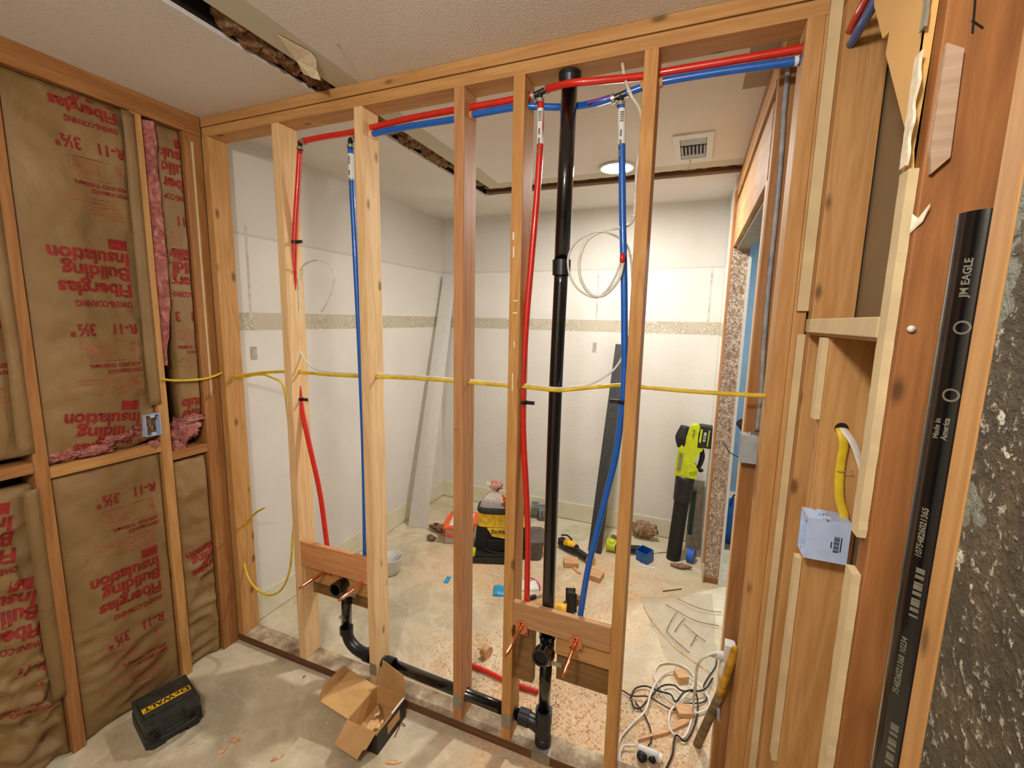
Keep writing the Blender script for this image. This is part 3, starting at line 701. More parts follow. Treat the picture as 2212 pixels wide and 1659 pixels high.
# ---------------------------------------------------------------- supply pipes
RP = .0105
RED_A = [(-1.212,0.045,2.299), (-1.093,0.045,2.302), (-0.952,0.045,2.302), (-0.711,0.045,2.314), (-0.525,0.045,2.316), (-0.387,0.045,2.316), (-0.301,0.045,2.317), (-0.244,0.045,2.319)]
RED_B = [(-0.194,0.04,2.327), (-0.139,0.02,2.321), (-0.096,0.008,2.315), (-0.021,0.02,2.314), (0.093,0.045,2.318), (0.143,0.045,2.319), (0.298,0.045,2.318), (0.477,0.045,2.317), (.535, .045, 2.322)]
BLUE_A = [(-0.933,0.045,2.28), (-0.88,0.045,2.283), (-0.711,0.045,2.288), (-0.525,0.045,2.287), (-0.467,0.045,2.291), (-0.301,0.045,2.293), (-0.255,0.045,2.289), (-0.174,0.07,2.285), (-0.137,0.085,2.288), (-0.094,0.075,2.28), (-0.037,0.045,2.268), (0.014,0.045,2.275)]
BLUE_B = [(0.046,0.045,2.28), (0.095,0.045,2.289), (0.145,0.045,2.295), (0.299,0.045,2.295), (0.478,0.045,2.29), (.535, .045, 2.294)]
YEL_A = [(-1.80, -.235, 1.385), (-1.72,-0.229,1.348), (-1.715,-0.077,1.334), (-1.70, .035, 1.362), (-1.689,0.04,1.333), (-1.522,0.045,1.359), (-1.374,0.045,1.375), (-1.271,0.045,1.379), (-1.104,0.045,1.378), (-0.943,0.045,1.383), (-0.868,0.045,1.386), (-0.684,0.045,1.392), (-0.523,0.045,1.394), (-0.456,0.045,1.394), (-0.308,0.045,1.393), (-0.235,0.035,1.395), (-0.125,0.012,1.396), (-0.086,0.012,1.401), (0.02,0.04,1.416), (0.078,0.07,1.421), (0.141,0.045,1.423), (0.295,0.045,1.421), (0.482,0.045,1.424), (.50, .045, 1.43)]
DRAIN_A = [(-.855, .045, .134), (-.23, .045, .118)]
def ring_at(p, d, parent, r=.0135): 
    d = Vector(d).normalized(); p = Vector(p); obj('crimp_ring', lathe([(-.005, RP+.0002), (-.005, r), (.005, r), (.005, RP+.0002)], p, d, 16), 'steel', parent, smooth=False)
def fit_label(parent, a, b, r, mat='label'):
    pl = obj('paper_label', tube([a, b], r, n=16, per=1), mat, parent)
    a, b = Vector(a), Vector(b); bm = bmesh.new()
    for k in range(5):
        z = a.z-.012-k*.006; addbox(bm, (a.x+b.x)/2-.004, (a.x+b.x)/2+.006, a.y-r-.0012, a.y-r-.0002, z-.002, z+.001)
    for k in range(3):
        z = a.z-.06-k*.028; addbox(bm, (a.x+b.x)/2-.002, (a.x+b.x)/2+.003, a.y-r-.0012, a.y-r-.0002, z-.018, z)
    obj('label_print', bm, 'ink_grey', pl)
Y = .045
red = empty('red_supply_pipe', (-.2, Y, .55), 'red plastic hot water pipe running through the stud tops with two drops', 'water pipe')
obj('main_run', tube(RED_A, RP, n=14), 'pexr', red, smooth=True)
obj('main_run', tube(RED_B, RP, n=14), 'pexr', red, smooth=True)
obj('drop_pipe', tube([(-1.219,0.045,2.267), (-1.239,0.045,2.139), (-1.266,0.045,1.961), (-1.284,0.045,1.776), (-1.294,0.045,1.584), (-1.291,0.045,1.386), (-1.278,0.045,1.225), (-1.242,0.045,1.063), (-1.195,0.045,0.859), (-1.166,0.04,0.672), (-1.155,0.035,0.59), (-1.155,0.03,0.486)], RP, n=14), 'pexr', red, smooth=True)
obj('drop_pipe', tube([(-0.215,0.045,2.303), (-0.213,0.045,2.174), (-0.219,0.045,2.022), (-0.232,0.045,1.82), (-0.245,0.045,1.608), (-0.251,0.045,1.387), (-0.244,0.045,1.207), (-0.229,0.045,1.023), (-0.219,0.045,0.867), (-0.215,0.04,0.71), (-0.213,0.035,0.567), (-0.222,0.03,0.494)], RP, n=14), 'pexr', red, smooth=True)
def elbow(parent, p, a, b):
    p = Vector(p); a = Vector(a).normalized(); b = Vector(b).normalized()
    obj('elbow_fitting', tube([p+a*.028, p+a*.012, p, p+b*.012, p+b*.028], .009, n=12), 'abs_m', parent, smooth=True)
    ring_at(p+a*.022, a, parent); ring_at(p+b*.022, b, parent)
def tee(parent, p, a, b):
    p = Vector(p); a = Vector(a).normalized(); b = Vector(b).normalized(); bm = tube([p-a*.03, p+a*.03], .009, n=12, per=1); addtube(bm, [p, p+b*.03], .009, n=12, per=1)
    obj('tee_fitting', bm, 'abs_m', parent)
    ring_at(p+a*.024, a, parent); ring_at(p-a*.024, a, parent); ring_at(p+b*.024, b, parent)
elbow(red, (-1.217,0.045,2.296), (1, 0, .12), (0, 0, -1))
tee(red, (-0.218,0.045,2.323), (1, 0, .25), (0, 0, -1))
fit_label(red, (-0.215,0.045,2.275), (-0.213,0.045,2.171), RP+.0006)
blue = empty('blue_supply_pipe', (0, Y, .55), 'blue plastic cold water pipe running through the stud tops with two drops', 'water pipe')
obj('main_run', tube(BLUE_A, RP, n=14), 'pexb', blue, smooth=True)
obj('main_run', tube(BLUE_B, RP, n=14), 'pexb', blue, smooth=True)
obj('drop_pipe', tube([(-0.967,0.045,2.25), (-0.966,0.045,2.115), (-0.961,0.045,1.945), (-0.957,0.045,1.771), (-0.95,0.045,1.5), (-0.945,0.045,1.12), (-0.948,0.045,0.819), (-0.949,0.04,0.613), (-0.945,0.03,0.534)], RP, n=14), 'pexb', blue, smooth=True)
obj('drop_pipe', tube([(0.034,0.045,2.259), (0.042,0.045,2.144), (0.056,0.045,1.933), (0.07,0.045,1.756), (0.079,0.045,1.616), (0.088,0.045,1.442), (0.085,0.045,1.323), (0.075,0.045,1.192), (0.054,0.045,1.071), (0.03,0.045,0.936), (0.003,0.045,0.779), (-0.014,0.045,0.618), (-0.021,0.03,0.51)], RP, n=14), 'pexb', blue, smooth=True)
elbow(blue, (-0.966,0.045,2.275), (1, 0, .12), (0, 0, -1))
tee(blue, (0.032,0.045,2.277), (1, 0, .25), (0, 0, -1))
fit_label(blue, (-0.966,0.045,2.226), (-0.967,0.045,2.132), RP+.0006)
fit_label(blue, (0.036,0.045,2.239), (0.042,0.045,2.141), RP+.0006)
obj('paper_label', tube([(0.467,0.045,2.29), (0.476,0.045,2.291)], RP+.0008, n=14, per=1), 'label', blue)
obj('magenta_streak', tube([(-0.063,0.034,2.266), (-0.021,0.034,2.27), (0.014,0.034,2.274)], .002, n=6), 'magenta', blue)
def clamp_(p, side, label):
    p = Vector(p); t = empty('pipe_clamp', p, label, 'pipe clamp')
    obj('band', lathe([(-.006, RP+.0006), (-.006, RP+.0035), (.006, RP+.0035), (.006, RP+.0006), (-.006, RP+.0006)], p, (0, 0, 1), 16), 'clamp', t)
    obj('arm', B((min(0, side*.03)+p.x+side*RP, max(0, side*.03)+p.x+side*RP, p.y-.004, p.y+.004, p.z-.006, p.z+.006)), 'clamp', t)
clamp_((-1.269,0.045,1.919), 1, 'black clamp on the left red drop, upper one')
clamp_((-1.281,0.045,1.261), 1, 'black clamp on the left red drop, lower one')
clamp_((-0.249,0.045,1.34), 1, 'black clamp on the right red drop')
clamp_((0.087,0.045,1.371), -1, 'black clamp on the right blue drop')
t = empty('cold_pipe_stub', (.56, -.06, 2.27), 'blue pipe end poking out above the right wall stud', 'water pipe')
obj('pipe', tube([(.565, -.0505, 2.262), (.565, -.2, 2.262), (.565, -.45, 2.262)], RP*.9, n=12), 'pexb', t, smooth=True)
t = empty('hot_pipe_stub', (.56, -.06, 2.30), 'red pipe end behind the blue one above the right wall stud', 'water pipe')
obj('pipe', tube([(.560, -.0505, 2.292), (.560, -.2, 2.292), (.560, -.45, 2.292)], RP*.9, n=12), 'pexr', t, smooth=True)

# ---------------------------------------------------------------- drain and vent
dr = empty('drain_pipe', (-.135, Y, 0), 'black plastic vent and drain pipe assembly running down and along the open wall', 'drain pipe')
VX = -.130
obj('vent_stack', tube([(-.124, Y, 2.352), (-.129, Y, 1.80)], .0245, n=28, per=1), 'abs', dr, smooth=True)
obj('vent_stack', tube([(-.129, Y, 1.80), (-.135, Y, 1.3), (-.133, Y, .47)], .0225, n=28), 'abs', dr, smooth=True)
obj('roof_flange', lathe([(0, .0245), (0, .034), (-.012, .034), (-.03, .0285), (-.032, .0245)], (-.124, Y, 2.361), (0, 0, 1), 28), 'abs_m', dr, smooth=False)
obj('coupling', lathe([(-.024, .0225), (-.024, .0285), (.024, .0295), (.024, .0225)], (-.129, Y, 1.79), (0, 0, 1), 28), 'abs_m', dr)
# sanitary tee of the right basin, opening to the front
bm = lathe([(-.04, .0235), (-.04, .030), (-.022, .030), (-.018, .027), (.03, .027), (.034, .030), (.05, .030), (.05, .0235)], (-.133, Y, .445), (0, 0, 1), 28)
addlathe(bm, [(.0, .024), (.048, .026), (.05, .031), (.082, .031), (.082, .024), (.05, .022), (.02, .015), (.019, .0001)], (-.131, Y-.005, .455), (0, -1, .08), 28)
obj('sanitary_tee', bm, 'abs', dr, smooth=False)
obj('tee_hollow', lathe([(0, .0001), (0, .0235)], (-.131, -.035, .462), (0, -1, .08), 24), 'dark', dr)
obj('trap_riser', tube([(-.134, Y, .41), (-.136, Y, .16)], .0225, n=28, per=1), 'abs', dr, smooth=True)
bm = lathe([(0.0, .0001), (0, .031), (.03, .031), (.032, .029), (.085, .029), (.088, .031), (.145, .031), (.145, .023)], (-.136, Y, .0395), (0, 0, 1), 28)
addtube(bm, [(-.15, Y, .10), (-.175, Y, .113), (-.20, Y, .116)], .0265, n=24)
addlathe(bm, [(0, .0235), (0, .030), (.04, .030), (.04, .0235)], (-.232, Y, .118), (1, 0, 0), 28)
obj('bottom_wye', bm, 'abs_m', dr)
obj('horizontal_run', tube([(-.23, Y, .118), (-.85, Y, .134)], .0225, n=28, per=1), 'abs', dr, smooth=True)
obj('coupling', lathe([(0, .0225), (0, .028), (.04, .028), (.04, .0225)], (-.855, Y, .134), (1, 0, .0), 28), 'abs_m', dr)
obj('horizontal_run', tube([(-.86, Y, .134), (-.945, Y, .136)], .0225, n=28, per=1), 'abs_m', dr, smooth=True)
bm = tube([(-.935, Y, .136), (-.975, Y, .137), (-1.02, Y, .148), (-1.055, Y, .175), (-1.070, Y, .215)], .0245, n=24)
addlathe(bm, [(0, .023), (0, .029), (.03, .029), (.03, .023)], (-.965, Y, .1365), (1, 0, 0), 28); addlathe(bm, [(0, .023), (0, .029), (.03, .029), (.03, .023)], (-1.071, Y, .21), (0, 0, 1), 28)
obj('long_elbow', bm, 'abs_m', dr, smooth=False)
obj('trap_riser', tube([(-1.070, Y, .22), (-1.062, Y, .45)], .0225, n=28, per=1), 'abs', dr, smooth=True)
bm = lathe([(-.02, .0235), (-.02, .029), (.0, .029), (.002, .0265), (.05, .0265), (.055, .0001)], (-1.061, Y, .437), (0, 0, 1), 28)
addlathe(bm, [(.0, .024), (.042, .026), (.045, .030), (.078, .030), (.078, .0235), (.045, .021), (.02, .015), (.019, .0001)], (-1.05, Y-.004, .468), (0.03, -1, .06), 28)
obj('sanitary_tee', bm, 'abs', dr)
for (x, z, nm) in ((-.1345, .392, 'a'), (-1.0625, .412, 'b')):
    t2 = obj('strap_band', lathe([(-.009, .0262), (-.009, .0275), (.009, .0275), (.009, .0262), (-.009, .0262)], (x, Y, z), (0, 0, 1), 28), 'steel', dr)
    obj('strap_tail', B((x+.024, x+.062, Y-.014, Y-.0125, z-.006, z+.012)), 'steel', t2)
    bm = bmesh.new()
    for k in range(5):
        a = -PI/2 + (k-2)*.42; addlathe(bm, [(0, .0001), (0, .0032)], (x+math.cos(a)*.0278, Y+math.sin(a)*.0278, z), (math.cos(a), math.sin(a), 0), 8)
    obj('strap_hole', bm, 'dark', t2)
# black pipe in the right wall, with its printing
bp_ = empty('standing_pipe', (.586, -.66, 0), 'thick black plastic pipe with pale printing standing in the right wall', 'pipe')
PXR, PYR, PR = .586, -.672, .0275
obj('pipe', tube([(PXR, PYR, .0), (PXR, PYR, 1.757)], PR, n=40, per=1, cap=False), 'abs', bp_, smooth=True)
obj('cut_end', lathe([(0, PR), (.0005, PR-.004), (-.06, PR-.004), (-.06, .0001)], (PXR, PYR, 1.757), (0, 0, 1), 32), 'abs_m', bp_)
def wrap_text(txt, size, z, ang, off=0, width=None):
    bm = text_bm(txt, size, offset=off, width=width)
    bmesh.ops.triangulate(bm, faces=bm.faces[:])
    for v in bm.verts:
        a = ang + (-v.co.y)/PR   # letters read upwards, their tops to the left
        zz = z+v.co.x; v.co = Vector((PXR+math.cos(a)*(PR+.0004), PYR+math.sin(a)*(PR+.0004), zz))
    return bm
ANG = math.radians(-128)
for s_, sz, z, a in (('JM EAGLE', .0105, 1.66, ANG), ('Made in', .008, 1.49, ANG-.2), ('America', .008, 1.49, ANG+.1), ('10754826021365', .0095, 1.335, ANG-.1), ('754826021368 10234', .0095, 1.14, ANG-.1), ('2 x 10 ABS CELL CORE', .011, .9, ANG-.1)):
    obj('printed_line', wrap_text(s_, sz, z, a, .0003), 'ink_grey', bp_)
for z in (1.625, 1.545):
    txt = bmesh.new()
    for k in range(28):
        for r0 in (.0058, ):
            a0, a1 = 2*PI*k/28, 2*PI*(k+1)/28; vs = []
            for (a, r) in ((a0, r0), (a1, r0), (a1, r0+.0022), (a0, r0+.0022)):
                aa = ANG+r*math.cos(a)/PR; vs.append(txt.verts.new((PXR+math.cos(aa)*(PR+.0004), PYR+math.sin(aa)*(PR+.0004), z+r*math.sin(a))))
            txt.faces.new(vs)
    obj('printed_seal', txt, 'ink_grey', bp_)
txt = bmesh.new()
for k in range(9):
    z = 1.255+k*.0075; w = .003+.002*(k % 3)
    vs = [txt.verts.new((PXR+math.cos(a)*(PR+.0004), PYR+math.sin(a)*(PR+.0004), zz)) for a, zz in ((ANG-.2, z), (ANG+.12, z), (ANG+.12, z+w), (ANG-.2, z+w))]; txt.faces.new(vs)
obj('printed_barcode', txt, 'ink_grey', bp_); txt = bmesh.new()
for k in range(9):
    z = 1.035+k*.0075; w = .003+.002*((k+1) % 3)
    vs = [txt.verts.new((PXR+math.cos(a)*(PR+.0004), PYR+math.sin(a)*(PR+.0004), zz)) for a, zz in ((ANG-.2, z), (ANG+.12, z), (ANG+.12, z+w), (ANG-.2, z+w))]; txt.faces.new(vs)
obj('printed_barcode', txt, 'ink_grey', bp_)

def drill(o, holes):
    """bores the pipe and cable holes through a stud along x: (y, z, radius)"""
    bm = bmesh.new(); x0 = o.location.x
    for y, z, r in holes: addlathe(bm, [(-.03, .0001), (-.03, r), (.03, r), (.03, .0001)], (x0, y, z), (1, 0, 0), 20)
    bmesh.ops.remove_doubles(bm, verts=bm.verts[:], dist=.00015)
    bmesh.ops.recalc_face_normals(bm, faces=bm.faces[:]); me = bpy.data.meshes.new('c'); bm.to_mesh(me); bm.free()
    c = bpy.data.objects.new('c', me); COL.objects.link(c); md = o.modifiers.new('b', 'BOOLEAN'); md.object = c; md.operation = 'DIFFERENCE'; md.solver = 'EXACT'
    dg = bpy.context.evaluated_depsgraph_get(); dg.update(); new = bpy.data.meshes.new_from_object(o.evaluated_get(dg)); o.modifiers.clear()
    if len(new.polygons) > 10: new.materials.clear(); new.materials.append(o.data.materials[0]); o.data = new
    bpy.data.objects.remove(c)
def at_x(pts, x):
    P = spline(pts, 16)
    for a, b in zip(P, P[1:]):
        if a.x <= x <= b.x: t = (x-a.x)/max(1e-9, b.x-a.x); return (a.y+(b.y-a.y)*t, a.z+(b.z-a.z)*t)
    return None
for k_, st in studs.items():
    hs = []
    for pts, rad in ((RED_A, .0135), (RED_B, .0135), (BLUE_A, .0135), (BLUE_B, .0135), (YEL_A, .0095), (DRAIN_A, .026)):
        h = at_x(pts, st.location.x)
        if h and h[0] > .01: hs.append((h[0], h[1], rad))
    if hs: drill(st, hs)

# ---------------------------------------------------------------- basin blocking and copper stubs
member('backing_board', -1.277, -.9087, .0, .02, .512, .627, 'block_x', 'upper pale backing board between the two new studs', 'board')
member('backing_board', -1.277, -.9087, .024, .06, .43, .522, 'fir_x', 'set-back wood block behind the left copper stubs', 'board')
member('backing_board', -1.277, -.9087, .062, .0885, .345, .45, 'ply', 'dark lower backing board under the left copper stubs', 'board')
member('backing_board', -.2515, .098, .0, .02, .525, .617, 'block_r', 'upper reddish backing board above the right copper stubs', 'board')
member('backing_board', -.095, .098, .022, .05, .443, .524, 'fir_x', 'set-back wood block behind the rightmost copper stub', 'board')
member('backing_board', -.098, .098, .055, .0885, .315, .48, M['ply'], 'dark plywood backing board below the rightmost copper stub', 'board')
member('backing_board', -.2515, -.180, .03, .062, .285, .523, M['ply'], 'upright greyish block left of the right drain tee', 'board')
def stub(x, z, y0, label):
    t = empty('copper_stub', (x, y0, z-.02), label, 'copper pipe')
    bm = bmesh.new(); addbox(bm, x-.022, x+.022, y0-.0025, y0, z-.028, z+.014); addbox(bm, x-.012, x+.012, y0-.0025, y0, z+.0141, z+.026)
    ep = obj('ear_plate', bm, 'copper_p', t)
    for sx, sz in ((-.017, -.018), (.017, -.018), (.0, .017)):
        obj('screw', lathe([(0, .0001), (0, .0035), (.001, .0035), (.001, .0001)], (x+sx, y0-.0026, z-.004+sz), (0, -1, 0), 8), 'ink', ep)
    obj('pipe', lathe([(0, .0078), (.135, .0078), (.148, .006), (.160, .0028), (.162, .0001)], (x, y0-.002, z), (0, -1, 0), 20), 'copper', t, smooth=True)
stub(-1.145, .511, .0235, 'left copper stub of the left basin')
stub(-.935, .515, .0235, 'right copper stub of the left basin, beside the black tee')
stub(-.217, .528, -.0005, 'left copper stub of the right basin')
stub(-.018, .528, -.0005, 'right copper stub of the right basin')

# ---------------------------------------------------------------- cables
def cable(name, pts, r, mat, label, cat='cable', flat=1.0, n=8, per=8, up=None):
    return tag(obj(name, tube(pts, r, n=n, per=per, flat=flat, up=up), mat, smooth=True), label, cat)
cable('yellow_cable', YEL_A, .0042, 'yel', 'long yellow cable running level through all the open wall studs', flat=1.5)
cable('yellow_cable', [(-1.675,0.045,1.323), (-1.516,0.04,1.353), (-1.437,0.04,1.344), (-1.384,0.05,1.31), (-1.395,0.075,1.165), (-1.387,0.08,0.947), (-1.385,0.075,0.725), (-1.377,0.05,0.601), (-1.379,0.03,0.461), (-1.419,0.02,0.356), (-1.49,0.02,0.297), (-1.567,0.02,0.288), (-1.643,0.02,0.329), (-1.69,0.03,0.41), (-1.697,0.04,0.513), (-1.675,0.05,0.609), (-1.583,0.03,0.688), (-1.496,0.01,0.738)], .0042, 'yel', 'yellow cable drooping in a loop beside the knotty end stud', flat=1.4)
cable('white_cable', [(-1.125,0.03,1.638), (-1.083,0.035,1.699), (-1.061,0.04,1.772), (-1.078,0.04,1.817), (-1.136,0.045,1.843), (-1.204,0.05,1.838), (-1.251,0.055,1.814), (-1.273,0.06,1.758), (-1.276,0.06,1.623), (-1.288,0.06,1.525), (-1.27,0.058,1.446), (-1.202,0.055,1.398), (-1.113,0.055,1.388), (-0.951,0.055,1.391), (-0.875,0.055,1.396), (-0.69,0.055,1.401), (-0.529,0.055,1.401), (-0.462,0.055,1.401), (-0.312,0.055,1.4), (-0.237,0.04,1.403), (-0.127,0.016,1.403), (-0.08,0.016,1.41), (-0.019,0.045,1.42), (0.036,0.06,1.455), (0.066,0.075,1.494), (0.088,0.08,1.557), (0.097,0.08,1.645), (0.09,0.08,1.759), (0.079,0.07,1.834), (0.059,0.05,1.866), (0.021,0.02,1.886), (-0.027,0.015,1.888), (-0.075,0.012,1.863), (-0.098,0.01,1.818), (-0.091,0.01,1.762), (-0.061,0.01,1.719), (-0.01,0.01,1.695), (0.025,0.012,1.715), (0.05,0.014,1.76), (0.063,0.016,1.802)], .0035, 'whitec', 'white cable looping at the left stud and coiled before the vent pipe', flat=1.3)
cable('white_cable', [(0.031,0.045,2.364), (0.043,0.035,2.315), (0.065,0.02,2.262), (0.091,0.05,2.224), (0.095,0.09,2.166), (0.084,0.09,2.089), (0.084,0.09,1.995), (0.084,0.085,1.946), (0.074,0.07,1.917), (0.049,0.04,1.903), (0,0.02,1.891), (-0.042,0.01,1.864), (-0.061,0.006,1.81), (-0.056,0.004,1.754), (-0.028,0.004,1.709), (0.007,0.006,1.698), (0.036,0.01,1.715), (0.061,0.014,1.753), (0.069,0.018,1.799)], .0035, 'whitec', 'white cable dropping from the top plate into the coil with a red cap', flat=1.3)
tag(obj('wire_cap', lathe([(0, .0001), (0, .006), (.012, .008), (.026, .0065), (.03, .0001)], (0.065,0.016,1.797), (.1, 0, 1), 12), 'pexr', smooth=True), 'small red wire cap joining the white cable ends', 'wire cap')
def staple(p, w, d, label, par=None):
    p = Vector(p); d = Vector(d)
    tag(obj('cable_staple', tube([p-d*w+Vector((0, .008, 0)), p-d*w, p+d*w, p+d*w+Vector((0, .008, 0))], .0011, n=6, per=1), 'steel'), label, 'staple')
staple((-1.251,0.05,1.807), .008, (1, 0, 0), 'thin staple over the white cable loop')
staple((0.085,0.08,1.944), .008, (1, 0, 0), 'thin staple over the white cable above the coil')
staple((0.086,0.062,1.825), .01, (1, 0, 0), 'open staple beside the red wire cap')
staple((-1.666,0.034,0.585), .01, (1, 0, 0), 'thin staple over the yellow loop at the end stud')
cable('grey_cable', [(.468, .15, 2.33), (0.468,0.15,2.215), (0.471,0.15,2.142), (0.474,0.15,1.992), (0.474,0.15,1.759), (0.477,0.15,1.569), (0.483,0.15,1.429), (.483, .15, 1.3)], .005, 'greyc', 'grey cable hanging in the bay beside the doorway jamb', flat=1.4)

# right wall box and cables
hole = obj('cable_hole', lathe([(0, .0001), (0, .013)], (.590, -.2406, 1.405), (0, -1, 0), 16), 'dark', studP)
cable('yellow_cable', [(.588, -.235, 1.404), (.588, -.25, 1.398), (0.593,-0.256,1.374), (0.592,-0.256,1.333), (0.593,-0.258,1.293), (0.597,-0.262,1.253), (.607, -.266, 1.222), (.607, -.268, 1.19)], .0095, 'yel', 'thick yellow cable entering the large pale blue box', flat=.45, n=12, up=(1, 0, 0))
cable('white_cable', [(.592, -.235, 1.405), (.594, -.25, 1.402), (0.609,-0.262,1.378), (0.626,-0.268,1.332), (0.633,-0.28,1.292), (0.611,-0.36,1.265)], .0085, 'whitec', 'flat white cable leaving the hole beside the thick yellow cable', flat=.35, n=12, up=(1, 0, 0))
staple((.600, -.266, 1.318), .013, (1, 0, .1), 'bent staple over the thick yellow cable')
bxr = device_box('outlet_box', (.535, -.271, 1.172), .058, .092, .078, '-x', 'boxblue', 'large pale blue outlet box with a barcode nailed to the right wall', 'electrical box')
obj('nail', tube([(.570, -.304, 1.219), (.568, -.262, 1.222)], .0022, n=8, per=1), 'steel', bxr)
obj('nail_boss', B((.560, .578, -.30, -.288, 1.2182, 1.2225), (.558, .574, -.276, -.262, 1.2182, 1.2265)), 'boxblue', bxr, bevel=.001)
bm = B((.586, .600, -.3006, -.3001, 1.15, 1.185))
mk = bmesh.new()
for k in range(12): addbox(mk, .586, .596, -.3008, -.3001, 1.150+k*.003, 1.150+k*.003+(.0012 if k % 3 else .002))
addbox(mk, .598, .6, -.3008, -.3001, 1.152, 1.184); addbox(mk, .581, .583, -.3008, -.3001, 1.158, 1.172)
bm.free(); obj('barcode', mk, 'ink', bxr)
sw = device_box('switch_box', (.438, .132, 1.247), .052, .085, .055, '-x', 'boxgrey', 'small grey switch box on the doorway jamb', 'electrical box')
obj('nail', tube([(.462, .12, 1.2925), (.462, .155, 1.294)], .002, n=6, per=1), 'steel', sw)
cable('black_wire', [(.4365, .125, 1.215), (.412, .15, 1.222), (.392, .19, 1.245)], .0018, 'blackc', 'two thin black wires hanging out of the small grey switch box', n=6)

# ---------------------------------------------------------------- things in the near room
# black hard case
cs = empty('tool_case', (-1.54, -.42, 0), 'black hard plastic case with a yellow brand strip on the near floor', 'tool case')
def RZ(o, ang): return Matrix.Translation(o) @ Matrix.Rotation(ang, 4, 'Z')
Mc = RZ((-1.552, -.427, 0), math.radians(-16))   # local x away from the wall, y along it
def case_shell(z0, z1, gx, gy, top):
    bm = bmesh.new()
    pts = [(-gx, -gy), (-gx+.02, -gy-.0), (gx-.02, -gy), (gx, -gy+.02), (gx, -.035), (gx-.008, -.03), (gx-.008, .03), (gx, .035), (gx, gy-.02), (gx-.02, gy), (-gx, gy)]
    pts = [Mc @ Vector((x, y, z0)) for x, y in pts]; addprism(bm, pts, (0, 0, z1-z0)); return bm
ls_ = obj('lower_shell', case_shell(.0, .048, .098, .092, 0), 'case', cs, bevel=.006)
obj('upper_shell', case_shell(.050, .098, .096, .090, 1), 'case', cs, bevel=.010)
bm = bmesh.new(); addbox(bm, -.07, .045, -.08, .08, .0975, .1035, Mc); obj('raised_panel', bm, 'case', cs, bevel=.003)
bm = tube([Mc @ Vector(p) for p in ((.098, -.055, .045), (.122, -.052, .05), (.126, 0, .052), (.122, .052, .05), (.098, .055, .045))], .0085, n=10, per=4); obj('handle', bm, 'rubber', ls_, smooth=True)
for y in (-.072, .072):
    bm = bmesh.new(); addbox(bm, .092, .106, y-.012, y+.012, .030, .072, Mc); obj('latch', bm, 'rubber', ls_, bevel=.002)
bm = bmesh.new(); addbox(bm, -.012, .018, -.078, .078, .1036, .1046, Mc); bs_ = obj('brand_strip', bm, 'yellow_tool', cs, bevel=.0003)
q = Mc @ Matrix.Translation((-.008, .073, .1049)) @ Matrix.Rotation(-PI/2, 4, 'Z')
bm = bmesh.new(); add_text(bm, 'D', .03, q, offset=.001, width=.028); add_text(bm, 'E', .021, q @ Matrix.Translation((.031, 0, 0)), offset=.0008, width=.014); add_text(bm, 'WALT', .03, q @ Matrix.Translation((.048, 0, 0)), offset=.001, width=.098)
obj('brand_lettering', bm, 'card_blk', bs_)
# open cardboard box
cb = empty('cardboard_box', (-.77, -.122, 0), 'open cardboard box with black printed side in front of the pale new stud', 'box')
bx0, bx1, by0, by1, bh = -.842, -.70, -.212, -.036, .092; th = .0022
obj('inner_tray', B((bx0, bx1, by0, by1, 0, th), (bx0, bx0+th, by0, by1, th, bh), (bx1-th, bx1, by0, by1, th, bh), (bx0+th, bx1-th, by0, by0+th, th, bh), (bx0+th, bx1-th, by1-th, by1, th, bh)), 'card_in', cb)
obj('printed_side', B((bx1+.0002, bx1+.001, by0, by1, .001, bh-.006), (bx0, bx1, by0-.001, by0-.0002, .001, bh-.01)), 'card_blk', cb)
obj('print_patch', B((bx1+.0012, bx1+.0016, by0+.06, by1-.04, .03, .07)), 'fir_y', cb)
obj('tear_edge', B((bx1-.004, bx1+.002, by0+.09, by1-.01, bh-.001, bh+.004)), 'label', cb, bevel=.001)
bm = prism([(bx0, by0+.004, bh), (bx0, by1-.004, bh), (-0.982,-0.032,0.112), (-0.982,-0.203,0.112)], (0, 0, .002)); lf_ = obj('lid_flap', bm, 'card_in', cb)
bm = prism([(-0.982,-0.032,0.112), (-0.982,-0.203,0.112), (-0.973,-0.214,0.15), (-0.991,-0.171,0.158), (-0.997,-0.058,0.152)], (.002, 0, 0)); obj('tuck_flap', bm, 'card', lf_)
bm = prism([(bx0+.012, by1, bh), (bx1-.002, by1, bh), (bx1-.002, by1+.008, bh+.06), (bx1-.018, by1+.010, bh+.085), (bx0+.018, by1+.018, bh+.112)], (0, .002, 0)); obj('rear_flap', bm, 'card', cb)
bm = prism([(bx0+.002, by0, bh), (bx1-.004, by0, bh), (bx1-.008, by0-.050, bh-.022), (bx1-.020, by0-.054, bh-.026), (bx1-.024, by0-.080, bh-.040), (bx0+.004, by0-.072, bh-.036)], (0, .001, .002)); obj('front_flap', bm, 'card', cb)
random.seed(12)
for k, (x, y, z, sx, sy, lab) in enumerate(((-.765, -.145, .035, .05, .035, 'large splintered pale wood chip inside the cardboard box'), (-.745, -.165, .03, .035, .016, 'small pale wood splinter at the front of the cardboard box'), (-.785, -.105, .04, .02, .012, 'white paper scrap inside the cardboard box'))):
    bm = bmesh.new(); n = 16; vs = []
    for i in range(n):
        a = 2*PI*i/n; r = 1+random.uniform(-.35, .35); vs.append((x+math.cos(a)*sx*.6*r, y+math.sin(a)*sy*r*.9, z+.01*math.cos(a)))
    addprism(bm, vs, (0, 0, .006)); tag(obj('wood_chip', bm, 'chip' if k < 2 else 'label', bevel=.001), lab, 'chip')
cable('dark_twig', [(-.80, -.075, .055), (-.77, -.10, .05), (-.745, -.14, .045), (-.715, -.165, .05), (-.71, -.10, .06)], .003, 'dark_x', 'thin dark strip curled inside the cardboard box', 'strip', n=6)
